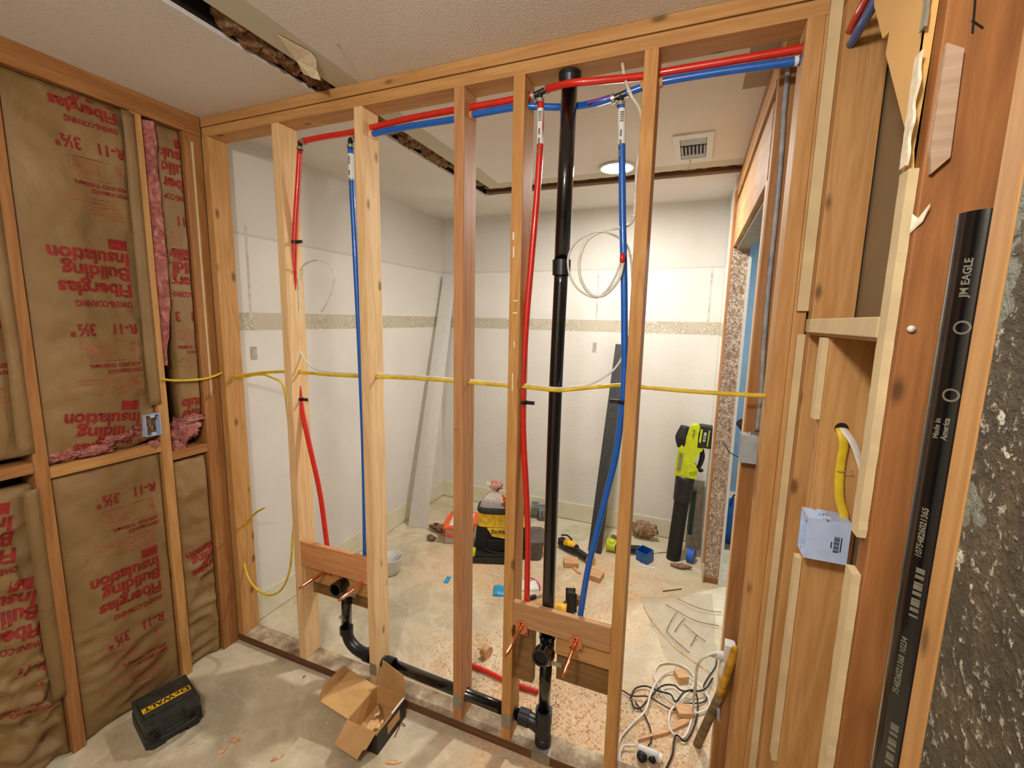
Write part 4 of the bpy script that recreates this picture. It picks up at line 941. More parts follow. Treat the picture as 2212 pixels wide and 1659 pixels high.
tag(obj('folded_insert', B((-.80, -.715, -.125, -.045, .012, .016)), 'card'), 'flat cardboard insert lying inside the cardboard box', 'insert')

# splinters and debris on the near floor
def splinter(px, w, l, ang, label, mat='chip_o', h=.005, z=0):
    x, y = px[0], px[1]; mt = RZ((x, y, z), ang); bm = bmesh.new(); random.seed(int(abs(x*1000)+abs(y*777)))
    vs = [mt @ Vector((a*l/2, b*w/2*random.uniform(.6, 1.3), 0)) for a, b in ((-1, -.2), (-.5, -.9), (.1, -1), (.7, -.6), (1, .1), (.5, .8), (-.2, 1), (-.8, .6))]
    addprism(bm, vs, (0, 0, h)); return tag(obj('wood_chip', bm, mat, bevel=.0008), label, 'wood chip')
splinter((-1.237,-0.379,0), .022, .045, .5, 'orange wood chip on the near floor right of the black case')
splinter((-1.029,-0.366,0), .012, .045, .9, 'narrow splinter at the bottom edge below the cardboard box', 'chip_o')
splinter((-0.968,-0.184,0), .012, .018, .2, 'tiny reddish chip left of the cardboard box', 'chip_o')
splinter((-0.627,-0.213,0), .012, .06, .4, 'thin orange splinter right of the cardboard box at the bottom edge')
splinter((-1.24,-0.047,0), .004, .014, 1.1, 'tiny red plastic crumb before the sill plate', 'pexr')
splinter((-1.237,-0.43,0), .014, .035, 1.2, 'small tan chip near the bottom left edge')
cable('brown_strip', [(-0.685,-0.129,0.003), (-0.692,-0.09,0.004), (-0.695,-0.073,0.008), (-0.675,-0.074,0.004)], .0022, 'dark_x', 'curled brown strip right of the cardboard box', 'strip', n=6)
tag(obj('dropped_nail', tube([(-0.289,-0.048,0.003), (-0.221,-0.023,0.003)], .0016, n=6, per=1), 'steel'), 'long nail lying on the near floor before the sill plate', 'nail')

# ---------------------------------------------------------------- far room floor and things
# leaning boards
def plank(b0, b1, t0, t1, thick, mat, name, label, cat='board', side=None):
    """quad b0,b1 (foot) t0,t1 (top) thickened backwards"""
    b0, b1, t0, t1 = map(Vector, (b0, b1, t0, t1)); n = (b1-b0).cross(t0-b0).normalized()*-thick
    bm = prism([b0, b1, t1, t0], n); return tag(obj(name, bm, mat, bevel=.001), label, cat)
plank((-1.678,1.375,0.002), (-1.533,1.407,0.002), (-1.728, 1.998, 1.985), (-1.612, 2.006, 1.975), .012, 'cup', 'white_board', 'long white board leaning in the rear left corner')
plank((-.305, 1.590, .004), (-.213, 1.576, .004), (-.252, 1.99, 1.455), (-.163, 1.988, 1.455), .018, 'charc', 'charcoal_board', 'long charcoal board leaning on the rear wall behind the blue pipe')
# cup
t = empty('cup', (-1.405, .80, 0), 'white plastic cup on the far floor behind the pale new stud', 'cup')
obj('body', lathe([(.0, .0001), (0, .045), (.01, .055), (.05, .066), (.105, .074), (.11, .075), (.11, .070), (.05, .061), (.012, .05), (.008, .0001)], (-1.405, .80, .0005), (0, 0, 1), 32), 'cup', t, smooth=True)
# clear bin with orange lid
bn = empty('storage_bin', (-1.27, 1.4, 0), 'cloudy storage bin with an orange lid left of the tool bag', 'bin')
Mb = RZ((-1.225, 1.42, 0), math.radians(18))
bm = bmesh.new(); addprism(bm, [Mb @ Vector(p) for p in ((-.10, -.13, 0), (.10, -.13, 0), (.10, .13, 0), (-.10, .13, 0))], (0, 0, .11)); obj('tub', bm, 'bin', bn, bevel=.012)
bm = bmesh.new(); addbox(bm, -.115, .115, -.145, .145, .112, .128, Mb); ld_ = obj('lid', bm, 'orange', bn, bevel=.005)
bm = bmesh.new(); addbox(bm, -.08, .08, -.11, .11, .1285, .131, Mb); obj('lid_window', bm, 'cup', ld_, bevel=.001)
bm = bmesh.new(); addbox(bm, -.128, -.114, -.08, .08, .03, .12, Mb); addbox(bm, -.09, .09, -.146, -.134, .055, .075, Mb); obj('latch', bm, 'orange', bn, bevel=.003)
# tool bag
tb = empty('tool_bag', (-.84, 1.32, 0), 'open black and yellow tool bag on the far floor', 'tool bag')
Mt = RZ((-.865, 1.335, 0), math.radians(20)) @ Matrix.Diagonal((1.06, 1.05, 1.10, 1))
def loft(profile, mt, n=24, cap=True):
    """profile: (z, half x, half y, roundness)"""
    bm = bmesh.new(); rings = []
    for (z, hx, hy, cy) in profile:
        r = []
        for k in range(n):
            a = 2*PI*k/n; c, s = math.cos(a), math.sin(a); e = .45
            r.append(bm.verts.new(mt @ Vector((hx*abs(c)**e*(1 if c > 0 else -1), cy+hy*abs(s)**e*(1 if s > 0 else -1), z))))
        rings.append(r)
    for i in range(len(rings)-1):
        for k in range(n): bm.faces.new((rings[i][k], rings[i][(k+1) % n], rings[i+1][(k+1) % n], rings[i+1][k]))
    if cap: bm.faces.new(rings[0][::-1]); bm.faces.new(rings[-1])
    return bm
obj('rubber_base', loft([(.0, .175, .105, 0), (.012, .185, .112, 0), (.05, .185, .112, 0), (.055, .178, .107, 0)], Mt), 'rubber', tb, smooth=False)
obj('bag_body', loft([(.056, .175, .104, 0), (.12, .172, .100, 0), (.19, .165, .092, 0), (.2, .162, .09, 0)], Mt), 'fabric_b', tb, smooth=False)
obj('yellow_panel', loft([(.2005, .162, .091, 0), (.25, .155, .088, 0), (.285, .150, .086, 0)], Mt), 'fabric_y', tb, smooth=False)
obj('mouth_rim', loft([(.2855, .157, .092, 0), (.297, .163, .097, 0), (.308, .157, .092, 0)], Mt), 'rubber', tb)
bm = bmesh.new(); addprism(bm, [Mt @ Vector(p) for p in ((-.09, -.103, .2), (.09, -.103, .2), (.075, -.107, .13), (-.055, -.107, .15))], Mt.to_3x3() @ Vector((0, .006, 0))); fp_ = obj('front_pocket', bm, 'fabric_y', tb)
bm = bmesh.new(); addbox(bm, -.088, .088, -.116, -.102, .06, .128, Mt); obj('lower_pocket', bm, 'fabric_b', tb, bevel=.005)
bm = bmesh.new(); q = Mt @ Matrix.Translation((-.062, -.1085, .168)) @ Matrix.Rotation(PI/2, 4, 'X'); add_text(bm, 'D', .036, q, offset=.001, width=.023); add_text(bm, 'E', .025, q @ Matrix.Translation((.026, 0, 0)), offset=.0008, width=.012); add_text(bm, 'WALT', .036, q @ Matrix.Translation((.040, 0, 0)), offset=.001, width=.08); obj('brand_lettering', bm, 'ink', fp_)
for x in (-.11, .11):
    bm = tube([Mt @ Vector(p) for p in ((x, -.108, .19), (x*.98, -.118, .12), (x*.8, -.122, .07), (0, -.127, .05))], .008, n=8, flat=.4); obj('strap', bm, 'fabric_b', tb, smooth=True)
# low black organiser in front of the bag
og = empty('organiser_tray', (-.87, 1.19, 0), 'low dark organiser tray in front of the tool bag', 'tray')
Mo = RZ((-.88, 1.178, 0), math.radians(20))
bm = bmesh.new(); addbox(bm, -.14, .14, -.035, .035, 0, .045, Mo); obj('body', bm, 'black_tool', og, bevel=.006)
bm = bmesh.new(); addbox(bm, -.105, .115, -.028, .028, .046, .06, Mo); obj('lid', bm, 'rubber', og, bevel=.004)
bm = bmesh.new(); addbox(bm, -.135, -.10, -.03, .03, .046, .085, Mo); obj('end_pocket', bm, 'lime', og, bevel=.008)
# plastic bag with orange things on top
pbag = empty('plastic_bag', (-.86, 1.33, .31), 'clear knotted plastic bag with orange bits sticking out of the tool bag', 'plastic bag')
obj('film', loft([(.295, .10, .065, 0), (.34, .085, .06, 0), (.38, .055, .045, 0), (.41, .022, .022, 0), (.425, .018, .018, 0), (.45, .05, .035, .0), (.47, .055, .03, 0)], RZ((-.925, 1.325, .03), .3), 20, False), 'bag', pbag, smooth=True)
bm = bmesh.new(); addblob(bm, (-.915, 1.33, .475), (.042, .026, .032), .4, 2, 3, 3); addblob(bm, (-.925, 1.33, .42), (.014, .014, .03), .3, 2, 5, 3); addblob(bm, (-.85, 1.33, .375), (.055, .035, .035), .5, 3, 7, 3)
obj('orange_contents', bm, 'salmon', pbag, smooth=True)
rb = empty('red_bottle', (-.77, 1.40, .3), 'red and dark bottle standing up out of the tool bag', 'bottle')
obj('body', lathe([(0, .0001), (0, .022), (.06, .022), (.075, .012), (.08, .0001)], (-.775, 1.38, .295), (.1, 0, 1), 20), 'pexr', rb, smooth=True)
# second grey tray right of the bag
gt = empty('grey_tub', (-.66, 1.42, 0), 'grey-brown plastic tub with a rounded rim right of the tool bag', 'tub')
Mg = RZ((-.640, 1.40, 0), math.radians(20))
obj('body', loft([(0, .045, .09, 0), (.10, .06, .105, 0), (.13, .064, .11, 0), (.14, .070, .116, 0), (.145, .066, .112, 0)], Mg), plain('grey_brown_plastic', (96, 84, 78), .5), gt)
# three grey hard boxes at the rear wall
for i, (x, y, h, lab) in enumerate(((-.835, 1.955, .12, 'leftmost grey hard box by the rear wall'), (-.762, 1.93, .115, 'middle grey hard box by the rear wall'), (-.690, 1.91, .10, 'rightmost grey hard box by the rear wall'))):
    t = empty('grey_box', (x, y, 0), lab, 'box', 'grey hard boxes by the rear wall'); q = RZ((x, y, 0), .25)
    bm = bmesh.new(); addbox(bm, -.030, .030, -.03, .03, 0, h*.72, q); obj('body', bm, 'greyblk', t, bevel=.004)
    bm = bmesh.new(); addprism(bm, [q @ Vector(p) for p in ((-.030, -.03, h*.73), (.030, -.03, h*.73), (.026, .0, h), (-.026, .0, h))], q.to_3x3() @ Vector((0, .03, 0))); obj('lid', bm, 'greyblk', t, bevel=.002)
    for sx in (-.014, .014):
        bm = bmesh.new(); addbox(bm, sx-.006, sx+.006, -.034, -.0305, h*.3, h*.72, q); obj('latch', bm, 'steel_m', t, bevel=.001)

def seg(name, a, b, r0, r1, mat, parent, n=16, flat=1.0):
    a, b = Vector(a), Vector(b); return obj(name, tube([a, a+(b-a)*.08, a+(b-a)*.92, b], [r0*.8, r0, r1, r1*.8], n=n, per=3, flat=flat), mat, parent, smooth=True)
# yellow and black oscillating tool lying on the floor
t = empty('multi_tool', (-.36, 1.47, 0), 'yellow and black cordless multi-tool lying behind the vent pipe', 'power tool')
seg('motor_body', (-.50, 1.57, .04), (-.37, 1.50, .04), .036, .034, 'black_tool', t)
seg('yellow_shell', (-.455, 1.545, .052), (-.375, 1.505, .052), .034, .03, 'yellow_tool', t)
seg('grip', (-.38, 1.505, .034), (-.255, 1.425, .03), .026, .022, 'black_tool', t)
seg('battery_foot', (-.262, 1.43, .03), (-.235, 1.412, .03), .032, .03, 'yellow_tool', t)
seg('tool_head', (-.51, 1.6, .05), (-.505, 1.585, .01), .02, .018, 'rubber', t)
bm = tube([(-.50, 1.575, .085), (-.455, 1.57, .095), (-.41, 1.535, .088)], .006, n=8); obj('clip', bm, 'rubber', t, smooth=True)
# green tool and blue box
t = empty('lime_tool', (-.1, 1.63, 0), 'lime green and black tool lying behind the right golden stud', 'power tool')
seg('head', (-.185, 1.66, .045), (-.10, 1.655, .045), .042, .036, 'lime', t)
seg('collar', (-.12, 1.652, .045), (-.08, 1.65, .045), .036, .034, 'rubber', t)
seg('handle', (-.085, 1.65, .038), (.045, 1.70, .035), .028, .026, 'black_tool', t)
bm = bmesh.new(); addblob(bm, (-.15, 1.655, .075), (.035, .03, .02), .2, 2, 4, 2); obj('top_shell', bm, 'lime', t, smooth=True)
t = empty('blue_box', (.085, 1.62, 0), 'open deep blue plastic outlet box on the far floor', 'electrical box')
q = RZ((.083, 1.625, 0), math.radians(-28)) @ Matrix.Rotation(math.radians(8), 4, 'X')
bm = bmesh.new(); w_, d_, h_ = .044, .04, .082
for b in ((-w_, w_, -d_, d_, .006, .009), (-w_, -w_+.003, -d_, d_, .009, h_), (w_-.003, w_, -d_, d_, .009, h_), (-w_+.003, w_-.003, -d_, -d_+.003, .009, h_), (-w_+.003, w_-.003, d_-.003, d_, .009, h_)): addbox(bm, *b, q)
obj('shell', bm, 'boxdeep', t)
bm = bmesh.new(); addbox(bm, -.012, .012, -d_-.008, -d_, h_-.03, h_-.012, q); obj('tab', bm, 'boxdeep', t, bevel=.002)
tag(obj('white_strip', B((.04, .17, 1.535, 1.552, .0, .006)), 'label'), 'flat white strip lying before the deep blue box', 'strip')
cable('thin_rod', [(.11, 1.73, .004), (.22, 1.80, .004)], .003, 'steel', 'thin metal rod behind the deep blue box', 'rod', n=6, per=1)
# insulation scraps
def fluffy(c, r, seed, label, mat='tan_fluff', nblob=5):
    random.seed(seed); bm = bmesh.new()
    for i in range(nblob): addblob(bm, (c[0]+random.uniform(-.6, .6)*r[0], c[1]+random.uniform(-.6, .6)*r[1], c[2]+r[2]*.45+random.uniform(0, .5)*r[2]), (r[0]*.55, r[1]*.55, r[2]*.45), .7, 2.5, seed+i, 3)
    lo = min(v.co.z for v in bm.verts)
    for v in bm.verts: v.co.z -= lo - .001
    return tag(obj('insulation_scrap', bm, mat, smooth=True), label, 'insulation scrap')
fluffy((.045, 1.935, 0), (.09, .06, .10), 3, 'brown fluffy insulation scrap against the rear wall')
fluffy((.315, 1.625, 0), (.055, .03, .018), 5, 'flat tan insulation scrap in front of the leaf blower')
fluffy((-1.404,1.269,0), (.04, .03, .025), 8, 'small dark insulation scrap left of the storage bin', 'loose')
fluffy((-1.42, 1.42, 0), (.13, .05, .04), 9, 'brown debris heap between the white board and the storage bin', 'loose')
fluffy((-.155, 1.85, 0), (.03, .02, .02), 14, 'tiny tan fluff ball right of the charcoal board')
# leaf blower leaning in the corner
bl = empty('leaf_blower', (.27, 1.74, 0), 'lime green and black leaf blower standing in the rear right corner', 'leaf blower')
Ml = Matrix.Translation((.262, 1.735, .0)) @ Matrix.Rotation(math.radians(3.5), 4, 'Y') @ Matrix.Rotation(math.radians(-2), 4, 'X')
def lp(x, y, z): return Ml @ Vector((x, y, z))
obj('nozzle', tube([lp(-.0, 0, .002), lp(0, 0, .02), lp(0, 0, .3), lp(.0, 0, .50)], [.044, .047, .047, .050], n=28, flat=1.0), 'rubber', bl, smooth=True)
obj('nozzle_sleeve', tube([lp(0, 0, .43), lp(0, 0, .44), lp(0, 0, .60)], [.055, .057, .062], n=28), 'black_tool', bl, smooth=True)
prof = [(-.065, .60), (.07, .60), (.075, .64), (.07, .67), (.045, .70), (.055, .76), (.075, .79), (.085, .80), (.085, .812), (.05, .812), (.045, .90), (.05, .955), (.03, .962), (.0, .955), (-.015, .93), (-.03, .84), (-.055, .80), (-.068, .76)]
bm = prism([lp(x-.005, -.045, z) for x, z in prof], Ml.to_3x3() @ Vector((0, .09, 0))); mh_ = obj('motor_housing', bm, 'lime', bl, bevel=.008)
bm = tube([lp(-.035, 0, .80), lp(-.05, 0, .86), lp(-.045, 0, .935)], [.045, .05, .03], n=20); obj('air_intake', bm, 'rubber', bl, smooth=True)
bm = bmesh.new(); addbox(bm, .038, .128, -.04, .04, .815, .965, Ml); bt_ = obj('battery', bm, 'black_tool', bl, bevel=.01)
bm = bmesh.new(); addbox(bm, .05, .062, -.0415, -.0405, .85, .94, Ml); addbox(bm, .1, .106, -.0415, -.0405, .83, .94, Ml); obj('battery_stripe', bm, 'lime', bt_)
bm = bmesh.new(); add_text(bm, 'RYOBI', .022, Ml @ Matrix.Translation((.088, -.0412, .86)) @ Matrix.Rotation(PI/2, 4, 'X') @ Matrix.Rotation(PI/2, 4, 'Z'), offset=.0004); obj('battery_lettering', bm, 'label', bt_)
bm = tube([lp(.075, 0, .80), lp(.085, 0, .75), lp(.08, 0, .70), lp(.07, 0, .665)], [.014, .017, .015, .012], n=14); gp_ = obj('grip', bm, 'rubber', bl, smooth=True)
bm = bmesh.new(); addblob(bm, lp(.088, 0, .655), (.018, .014, .014), .2, 2, 1, 2); obj('trigger', bm, 'rubber', gp_, smooth=True)
bm = bmesh.new(); addbox(bm, -.058, -.038, -.0505, -.0495, .64, .76, Ml); obj('side_label', bm, 'steel_m', mh_)
bm = bmesh.new(); add_text(bm, 'Jet Fan', .02, Ml @ Matrix.Translation((.006, -.0505, .93)) @ Matrix.Rotation(PI/2, 4, 'X') @ Matrix.Rotation(-PI/2, 4, 'Z'), offset=.0003); obj('side_lettering', bm, 'ink', mh_)
bm = prism([lp(-.0, -.052, .70), lp(.05, -.054, .70), lp(.065, -.054, .665), lp(.015, -.056, .64)], Ml.to_3x3() @ Vector((0, .01, 0))); obj('control_boss', bm, 'lime', mh_, bevel=.003)
# board and dark strip standing behind, tape roll
plank((.335, 1.93, .002), (.428, 1.93, .002), (.345, 1.99, .50), (.432, 1.99, .50), .012, plain('grey_brown_sheet', (150, 140, 120), .6), 'grey_sheet', 'grey-brown panel leaning in the corner behind the leaf blower')
plank((.345, 1.90, .12), (.372, 1.90, .12), (.355, 1.925, .44), (.382, 1.925, .44), .008, 'greentint', 'green_strip', 'dark green strip leaning before the grey-brown panel')
tr = empty('tape_roll', (.385, 1.74, 0), 'roll of blue tape standing right of the leaf blower foot', 'tape')
obj('tape', lathe([(0, .022), (0, .046), (.045, .046), (.045, .022), (0, .022)], (.352, 1.745, .0465), (1, -.25, 0), 28), 'tape', tr)
obj('core', lathe([(-.0005, .019), (-.0005, .0219), (.0455, .0219), (.0455, .019)], (.352, 1.745, .0465), (1, -.25, 0), 24), 'card', tr)
# wood offcuts
def offcut(x, y, w, d, h, ang, label, mat='scrap', z=0, tilt=0):
    q = RZ((x, y, z), ang) @ Matrix.Rotation(tilt, 4, 'Y'); bm = bmesh.new(); addbox(bm, -w/2, w/2, -d/2, d/2, 0, h, q); return tag(obj('wood_offcut', bm, mat, bevel=.0015), label, 'wood offcut')
offcut(-.37, 1.36, .095, .085, .036, .35, 'square wood offcut in front of the multi-tool')
offcut(-.195, 1.275, .105, .085, .036, -.15, 'wood offcut behind the long blue drop')
offcut(-.59, 1.42, .06, .085, .036, .2, 'wood offcut left of the vent pipe, nearer one')
offcut(-.60, 1.51, .06, .05, .03, .1, 'wood offcut left of the vent pipe, farther one')
offcut(-.315, 1.30, .07, .018, .012, -.75, 'thin stick between the two square wood offcuts')
offcut(-.235, .975, .08, .045, .036, .5, 'grey weathered offcut beside the drill', 'ply')
offcut(-.47, .90, .20, .07, .004, .35, 'thin board lying under the screwdriver', 'scrap')
t = tag(obj('wood_plug', lathe([(0, .0001), (0, .028), (.035, .028), (.035, .0001)], (-.555, .40, .028), (1, -.35, 0), 24), 'scrap', bevel=.001), 'round wood plug on the far floor between two middle studs', 'wood plug')
# packets
def packet(cx, cy, w, d, h, ang, mat, name, label, cat):
    q = RZ((cx, cy, 0), ang); bm = bmesh.new(); bmesh.ops.create_grid(bm, x_segments=10, y_segments=10, size=1)
    top = []
    for v in bm.verts:
        e = min(1-abs(v.co.x), 1-abs(v.co.y)); zz = h*min(1, e*2.2)**.6+h*.35*noise.noise(Vector((v.co.x*2.4, v.co.y*2.4, cx*9)))*min(1, e*4); v.co = q @ Vector((v.co.x*w/2, v.co.y*d/2, max(.001, zz)))
    o = tag(obj(name, bm, mat, smooth=True), label, cat); sm = o.modifiers.new('s', 'SOLIDIFY'); sm.thickness = .001; return o
packet(-.69, .90, .075, .105, .018, .35, 'cyan', 'blue_packet', 'bright blue plastic packet on the far floor', 'packet')
packet(-1.035, .875, .03, .075, .008, .2, 'cyan', 'blue_packet', 'small bright blue wrapper left of the middle stud', 'packet')
zb = packet(-.54, 1.02, .12, .10, .02, .45, 'label', 'zip_bag', 'white zip bag with a magenta seal behind the right red drop', 'bag')
obj('seal', tube([(-.575, 1.085, .012), (-.53, 1.075, .018), (-.485, 1.04, .01), (-.47, 1.0, .008)], .004, n=8), 'magenta', zb, smooth=True)
# drill and screwdriver behind the right backing board
dl = empty('drill', (-.26, .86, 0), 'yellow and black drill lying behind the right backing board', 'power tool')
seg('motor_body', (-.36, .83, .04), (-.26, .84, .04), .032, .03, 'yellow_tool', dl)
seg('chuck', (-.385, .83, .04), (-.355, .83, .04), .02, .024, 'rubber', dl)
seg('grip', (-.29, .85, .035), (-.255, .90, .05), .02, .02, 'black_tool', dl)
bm = bmesh.new(); addbox(bm, -.045, .045, -.02, .02, 0, .085, RZ((-.25, .905, .012), 1.9) @ Matrix.Rotation(.25, 4, 'Y')); obj('battery', bm, 'black_tool', dl, bevel=.008)
sd = empty('screwdriver', (-.46, .93, 0), 'screwdriver with a black handle lying behind the right backing board', 'screwdriver')
seg('handle', (-.505, .875, .018), (-.465, .915, .018), .012, .012, 'rubber', sd)
seg('shaft', (-.466, .913, .018), (-.40, .985, .018), .0055, .005, 'steel', sd)
# red pipe offcut
tag(obj('red_pipe_offcut', tube([(-.60, .305, .0115), (-.50, .30, .0115), (-.38, .285, .0115), (-.235, .285, .0115)], .0105, n=14), 'pexr', smooth=True), 'loose red pipe offcut lying behind the sill plate', 'pipe offcut')
tag(obj('plastic_clip', B((-1.39, -1.35, .33, .36, 0, .012)), 'greyc', bevel=.003), 'small grey plastic clip near the left foot of the far wall', 'clip')

# plastic sheet: crinkled film on the floor
n = 46; bm = bmesh.new(); g = []
for i in range(n+1):
    row = []
    for j in range(n+1):
        u, v = i/n, j/n
        p = Vector((.10, 1.18, 0))*(1-u)*v + Vector((.50, 1.40, 0))*u*v + Vector((.27, .74, 0))*(1-u)*(1-v) + Vector((.50, .60, 0))*u*(1-v)
        nz = abs(noise.noise(Vector((u*3.2+v*1.5, v*3.6, 2)))); nz2 = abs(noise.noise(Vector((u*8, v*7+u*3, 5))))
        e = min(1, min(u, 1-u, v, 1-v)*9)
        row.append(bm.verts.new((p.x+.012*noise.noise(Vector((u*5, v*5, 9))), p.y+.012*noise.noise(Vector((u*5, v*5, 19))), .002+e*(.016*max(0, .25-nz)*2+.012*max(0, .2-nz2)))))
    g.append(row)
for i in range(n):
    for j in range(n): bm.faces.new((g[i][j], g[i+1][j], g[i+1][j+1], g[i][j+1]))
o = tag(obj('plastic_sheet', bm, 'sheet', smooth=True), 'crinkled clear plastic sheet spread on the floor before the doorway', 'plastic sheet'); sm = o.modifiers.new('s', 'SOLIDIFY'); sm.thickness = .0006
for pts in ([(0.302,1.233,0.02), (0.398,1.188,0.022), (0.483,1.184,0.02), (0.539,1.208,0.015)], [(0.307,1.098,0.02), (0.281,1.011,0.02), (0.262,0.922,0.015)], [(0.351,1.058,0.02), (0.324,0.997,0.02), (0.303,0.931,0.016)],
            [(0.347,1.007,0.02), (0.398,0.952,0.02), (0.451,0.916,0.015)], [(0.245,1.142,0.02), (0.301,1.113,0.02), (0.398,1.062,0.02), (0.518,1.074,0.015)], [(0.409,0.944,0.018), (0.381,0.858,0.014)], [(0.262,0.922,0.015), (0.299,0.867,0.018), (0.377,0.8,0.015)]):
    obj('crease', tube(pts, .0022, n=6, per=6), 'conddirt', o, smooth=True)
cable('thin_stick', [(0.127,1.101,0.004), (0.193,0.975,0.004), (0.313,0.821,0.004), (0.479,0.71,0.004)], .003, 'chip_o', 'long thin wooden strip along the edge of the plastic sheet', 'stick', n=6)
cable('thin_stick', [(0.221,1.297,0.004), (0.325,1.369,0.004)], .003, 'dark_x', 'short thin stick above the plastic sheet', 'stick', n=6, per=1)

# ---------------------------------------------------------------- cords, power head and the yellow conduit at the right
cable('white_extension_cord', [(.437, .115, .548), (0.401,0.06,0.573), (0.379,0.06,0.549), (0.37,0.08,0.497), (0.373,0.12,0.387), (0.392,0.445,0.03), (0.385,0.391,0.012), (0.365,0.32,0.008), (0.338,0.304,0.008), (0.306,0.332,0.01), (0.304,0.403,0.012), (0.329,0.454,0.02), (0.382,0.544,0.03), (0.398,0.629,0.022), (0.368,0.691,0.012), (0.306,0.707,0.008), (0.245,0.671,0.008), (0.227,0.602,0.008), (0.248,0.53,0.016), (0.306,0.47,0.02), (0.381,0.441,0.012), (0.438,0.473,0.012), (0.459,0.519,0.012), (0.446,0.566,0.016), (0.407,0.595,0.03), (0.338,0.644,0.02), (0.279,0.625,0.012), (0.243,0.548,0.022), (0.221,0.447,0.03), (0.208,0.365,0.02), (0.157,0.275,0.008), (0.128,0.198,0.008), (0.132,0.119,0.008), (0.142,0.087,0.008), (0.153,0.079,0.01), (0.139,0.128,0.012), (0.146,0.172,0.016), (0.188,0.19,0.02)], .0045, 'whitec', 'white extension cord coiled on the floor right of the last open stud', 'cord')
cable('thin_black_cable', [(0.099,0.442,0.012), (0.146,0.428,0.012), (0.212,0.44,0.022), (0.271,0.429,0.016), (0.317,0.424,0.014), (0.362,0.468,0.02), (0.427,0.513,0.01), (0.45,0.558,0.008), (0.438,0.618,0.01), (0.491,0.759,0.01), (0.499,0.819,0.016)], .003, 'blackc', 'thin black cord crossing the white coil, rear one', 'cord', n=7)
cable('thin_black_cable', [(0.142,0.411,0.014), (0.155,0.472,0.012), (0.197,0.504,0.014), (0.247,0.494,0.018), (0.301,0.482,0.03), (0.324,0.453,0.03), (0.356,0.514,0.034), (0.397,0.537,0.036), (0.412,0.499,0.012), (0.404,0.404,0.008), (0.369,0.299,0.01), (0.334,0.299,0.02), (0.325,0.27,0.02), (0.321,0.217,0.01), (0.302,0.15,0.008)], .0036, 'blackc', 'thin black cord looping forward to the bottom edge', 'cord', n=7)
cable('thin_black_cable', [(0.147,0.405,0.012), (0.163,0.374,0.01), (0.19,0.381,0.014), (0.222,0.439,0.026), (0.264,0.526,0.02), (0.312,0.557,0.016), (0.351,0.529,0.026), (0.435,0.569,0.028), (0.477,0.676,0.012)], .0036, 'blackc', 'black cord in a wide bow over the white coil', 'cord', n=7)
cable('thin_black_cable', [(0.163,0.406,0.01), (0.206,0.354,0.008), (0.235,0.297,0.008), (0.243,0.243,0.012), (0.234,0.206,0.02)], .003, 'blackc', 'thin black cord leading to the white power head', 'cord', n=7)
ph = empty('power_head', (0.237,0.191,0), 'white three-way cord outlet with black plugs at the bottom edge', 'outlet head')
a, b = Vector((0.196,0.176,0.026)), Vector((0.273,0.174,0.022))
obj('outlet_body', tube([a, a+(b-a)*.1, a+(b-a)*.9, b], [.012, .019, .021, .018], n=14, per=3, flat=.8), 'cup', ph, smooth=True)
for k, (px_, py_) in enumerate((((1386, 1634)), ((1408, 1640)))):
    pass
c1 = Vector((0.216,0.139,0.02)); bm = tube([a+(b-a)*.3+Vector((0, -.012, 0)), c1+Vector((0, .012, 0)), c1], [.017, .019, .010], n=14, per=4); obj('plug', bm, 'rubber', ph, smooth=True)
c2 = Vector((0.254,0.15,0.02)); bm = tube([a+(b-a)*.7+Vector((0, -.012, 0)), c2+Vector((0, .012, 0)), c2], [.015, .016, .008], n=14, per=4); obj('plug', bm, 'rubber', ph, smooth=True)
obj('end_cap', lathe([(0, .0001), (0, .016), (.014, .016), (.014, .0001)], b, (b-a), 14), 'label', ph)
ol = empty('wall_outlet', (.466, .10, .53), 'white outlet with a white plug on the foot of the right end stud', 'outlet')
obj('outlet_face', B((.448, .4795, .09, .128, .525, .60)), 'cup', ol, bevel=.003)
bm = tube([(.446, .105, .552), (.43, .10, .552), (.405, .088, .556)], [.014, .013, .006], n=12, per=5); obj('plug', bm, 'cup', ol, smooth=True)
bm = tube([(.452, .095, .535), (.447, .095, .50), (.45, .09, .47)], [.011, .010, .006], n=12, per=5); obj('plug', bm, 'label', ol, smooth=True)
cd = empty('yellow_conduit', (0.408,0.315,0), 'leaning yellow conduit turning grey and dirty at its foot', 'conduit')
p0, p1, p2 = Vector((0.464,-0.012,0.679)), Vector((0.449,0.12,0.397)), Vector((0.411,0.31,0))
obj('clean_length', tube([p0, p0+(p1-p0)*.15, p1], [.002, .0115, .0135], n=16, per=6), 'cond', cd, smooth=True)
obj('dirty_foot', tube([p1, p1+(p2-p1)*.5, p2], [.0136, .015, .0165], n=16, per=4), 'conddirt', cd, smooth=True)
cable('grey_rod', [(0.496,0.263,0), (0.451,0.14,0.328)], .006, 'greyc', 'thin grey rod leaning behind the yellow conduit', 'rod', n=8, per=1)
offcut(.342, .625, .05, .05, .032, .5, 'small wood offcut inside the white cord coil')
offcut(.36, .43, .065, .05, .022, .4, 'wood offcut lying on the long splinter by the cords', 'scrap', .008)
bm = prism([(0.195,0.227,0.001), (0.304,0.345,0.001), (0.385,0.431,0.001), (0.379,0.389,0.001), (0.297,0.303,0.001)], (0, 0, .012)); tag(obj('long_splinter', bm, 'scrap', bevel=.001), 'long tapering wood splinter under the white cord', 'wood splinter')

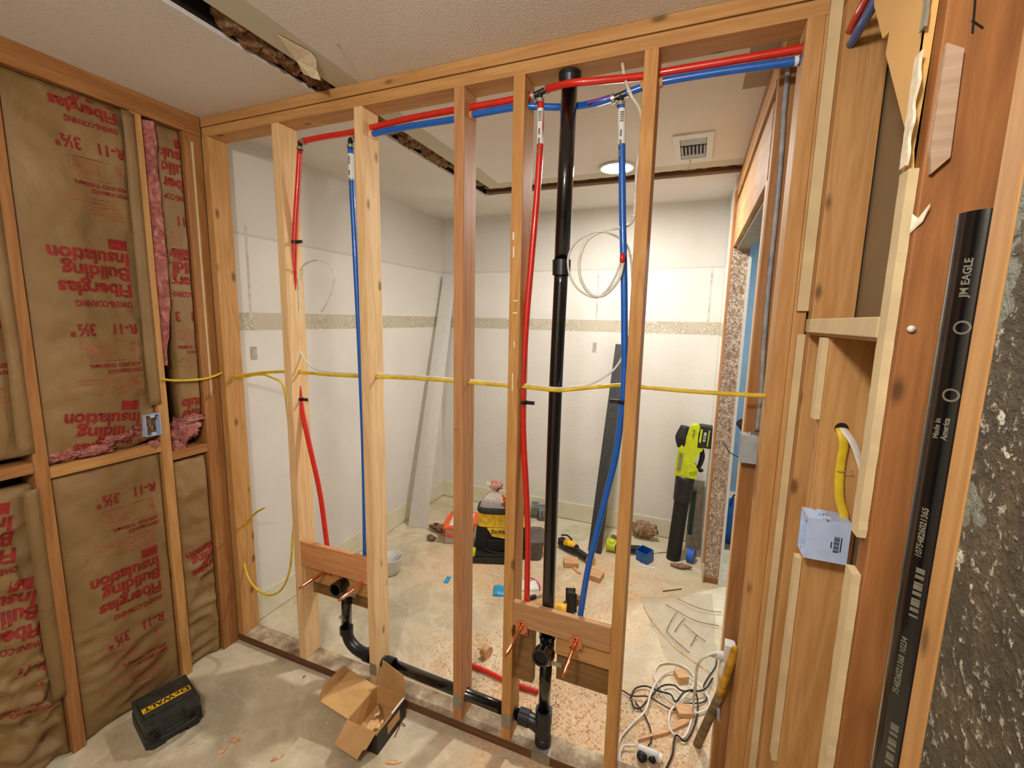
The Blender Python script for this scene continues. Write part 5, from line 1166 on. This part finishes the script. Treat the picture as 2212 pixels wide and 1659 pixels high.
# sawdust and shavings that nobody could count
random.seed(21); bm = bmesh.new()
def shaving(x, y, s):
    a = random.uniform(0, PI); l = s*random.uniform(.6, 1.8); w = s*random.uniform(.25, .6); h = random.uniform(.001, .004); q = RZ((x, y, random.uniform(0, .003)), a) @ Matrix.Rotation(random.uniform(-.4, .4), 4, 'X')
    vs = [bm.verts.new(q @ Vector(p)) for p in ((-l, -w, 0), (l, -w*.6, 0), (l*.8, w, h), (-l*.7, w*.8, h))]; bm.faces.new(vs)
for k in range(4200):
    r = random.random()
    if r < .35: c, sp_ = (-.2, .25), (.22, .10)
    elif r < .55: c, sp_ = (.30, .28), (.16, .12)
    elif r < .7: c, sp_ = (-.6, .35), (.15, .12)
    elif r < .9: c, sp_ = (-.3, 1.0), (.4, .3)
    else: c, sp_ = (-1.1, 1.0), (.3, .35)
    x, y = random.gauss(c[0], sp_[0]), random.gauss(c[1], sp_[1])
    if y < .1 or x > .44 or x < -1.7 or y > 1.95: continue
    shaving(x, y, random.uniform(.0012, .0042))
tag(obj('wood_shavings', bm, 'chip_o'), 'orange wood shavings scattered over the far floor', 'shavings', kind='stuff')
# ---------------------------------------------------------------- glimpsed in the blue room
t = empty('blue_bag', (.75, 2.0, 0), 'blue bag on the floor of the blue room beyond the doorway', 'bag')
bm = bmesh.new(); addblob(bm, (.66, 2.15, .17), (.10, .12, .17), .2, 1.6, 3, 3); obj('body', bm, 'boxdeep', t, smooth=True)
for v in (0,):
    obj('handle', tube([(.62, 2.1, .3), (.64, 2.08, .40), (.69, 2.1, .3)], .006, n=8), 'rubber', t, smooth=True)
t = tag(obj('black_tube', tube([(.60, 1.75, 1.0), (.75, 1.9, .8)], .03, n=16, per=1), 'rubber'), 'black tube leaning in the blue room beyond the doorway', 'tube')

# things of one kind that belong together carry the same group
NAMES = {'insulation_batt': 'kraft-faced batts of the left wall', 'wood_chip': 'wood chips lying about', 'copper_stub': 'copper stubs of the basins', 'pipe_clamp': 'black clamps on the pipe drops',
         'cable_staple': 'staples over the cables', 'drywall_strip': 'torn drywall strips on the right wall', 'backing_board': 'basin backing boards', 'wood_offcut': 'wood offcuts on the far floor',
         'blocking': 'fire blocks', 'paper_flange': 'stapled paper flanges', 'pink_insulation': 'exposed pink fibreglass', 'insulation_scrap': 'insulation scraps on the far floor', 'thin_black_cable': 'black cables on the far floor',
         'top_plate': 'top plates', 'bottom_plate': 'sill plates', 'outlet_box': 'outlet boxes', 'white_cable': 'white cables in the open wall', 'yellow_cable': 'yellow cables', 'jamb_stud': 'doorway jamb studs', 'torn_paper': 'torn paper edges'}
for o in list(COL.objects):
    if o.parent is None and 'label' in o:
        n = o.name.split('.')[0]
        if n in NAMES: o['group'] = NAMES[n]
        elif n == 'wood_stud': o['group'] = 'studs of the open wall' if o.location.y > 0 and o.location.x < .53 else ('studs of the insulated wall' if o.location.x < -1.7 else 'studs of the right wall')
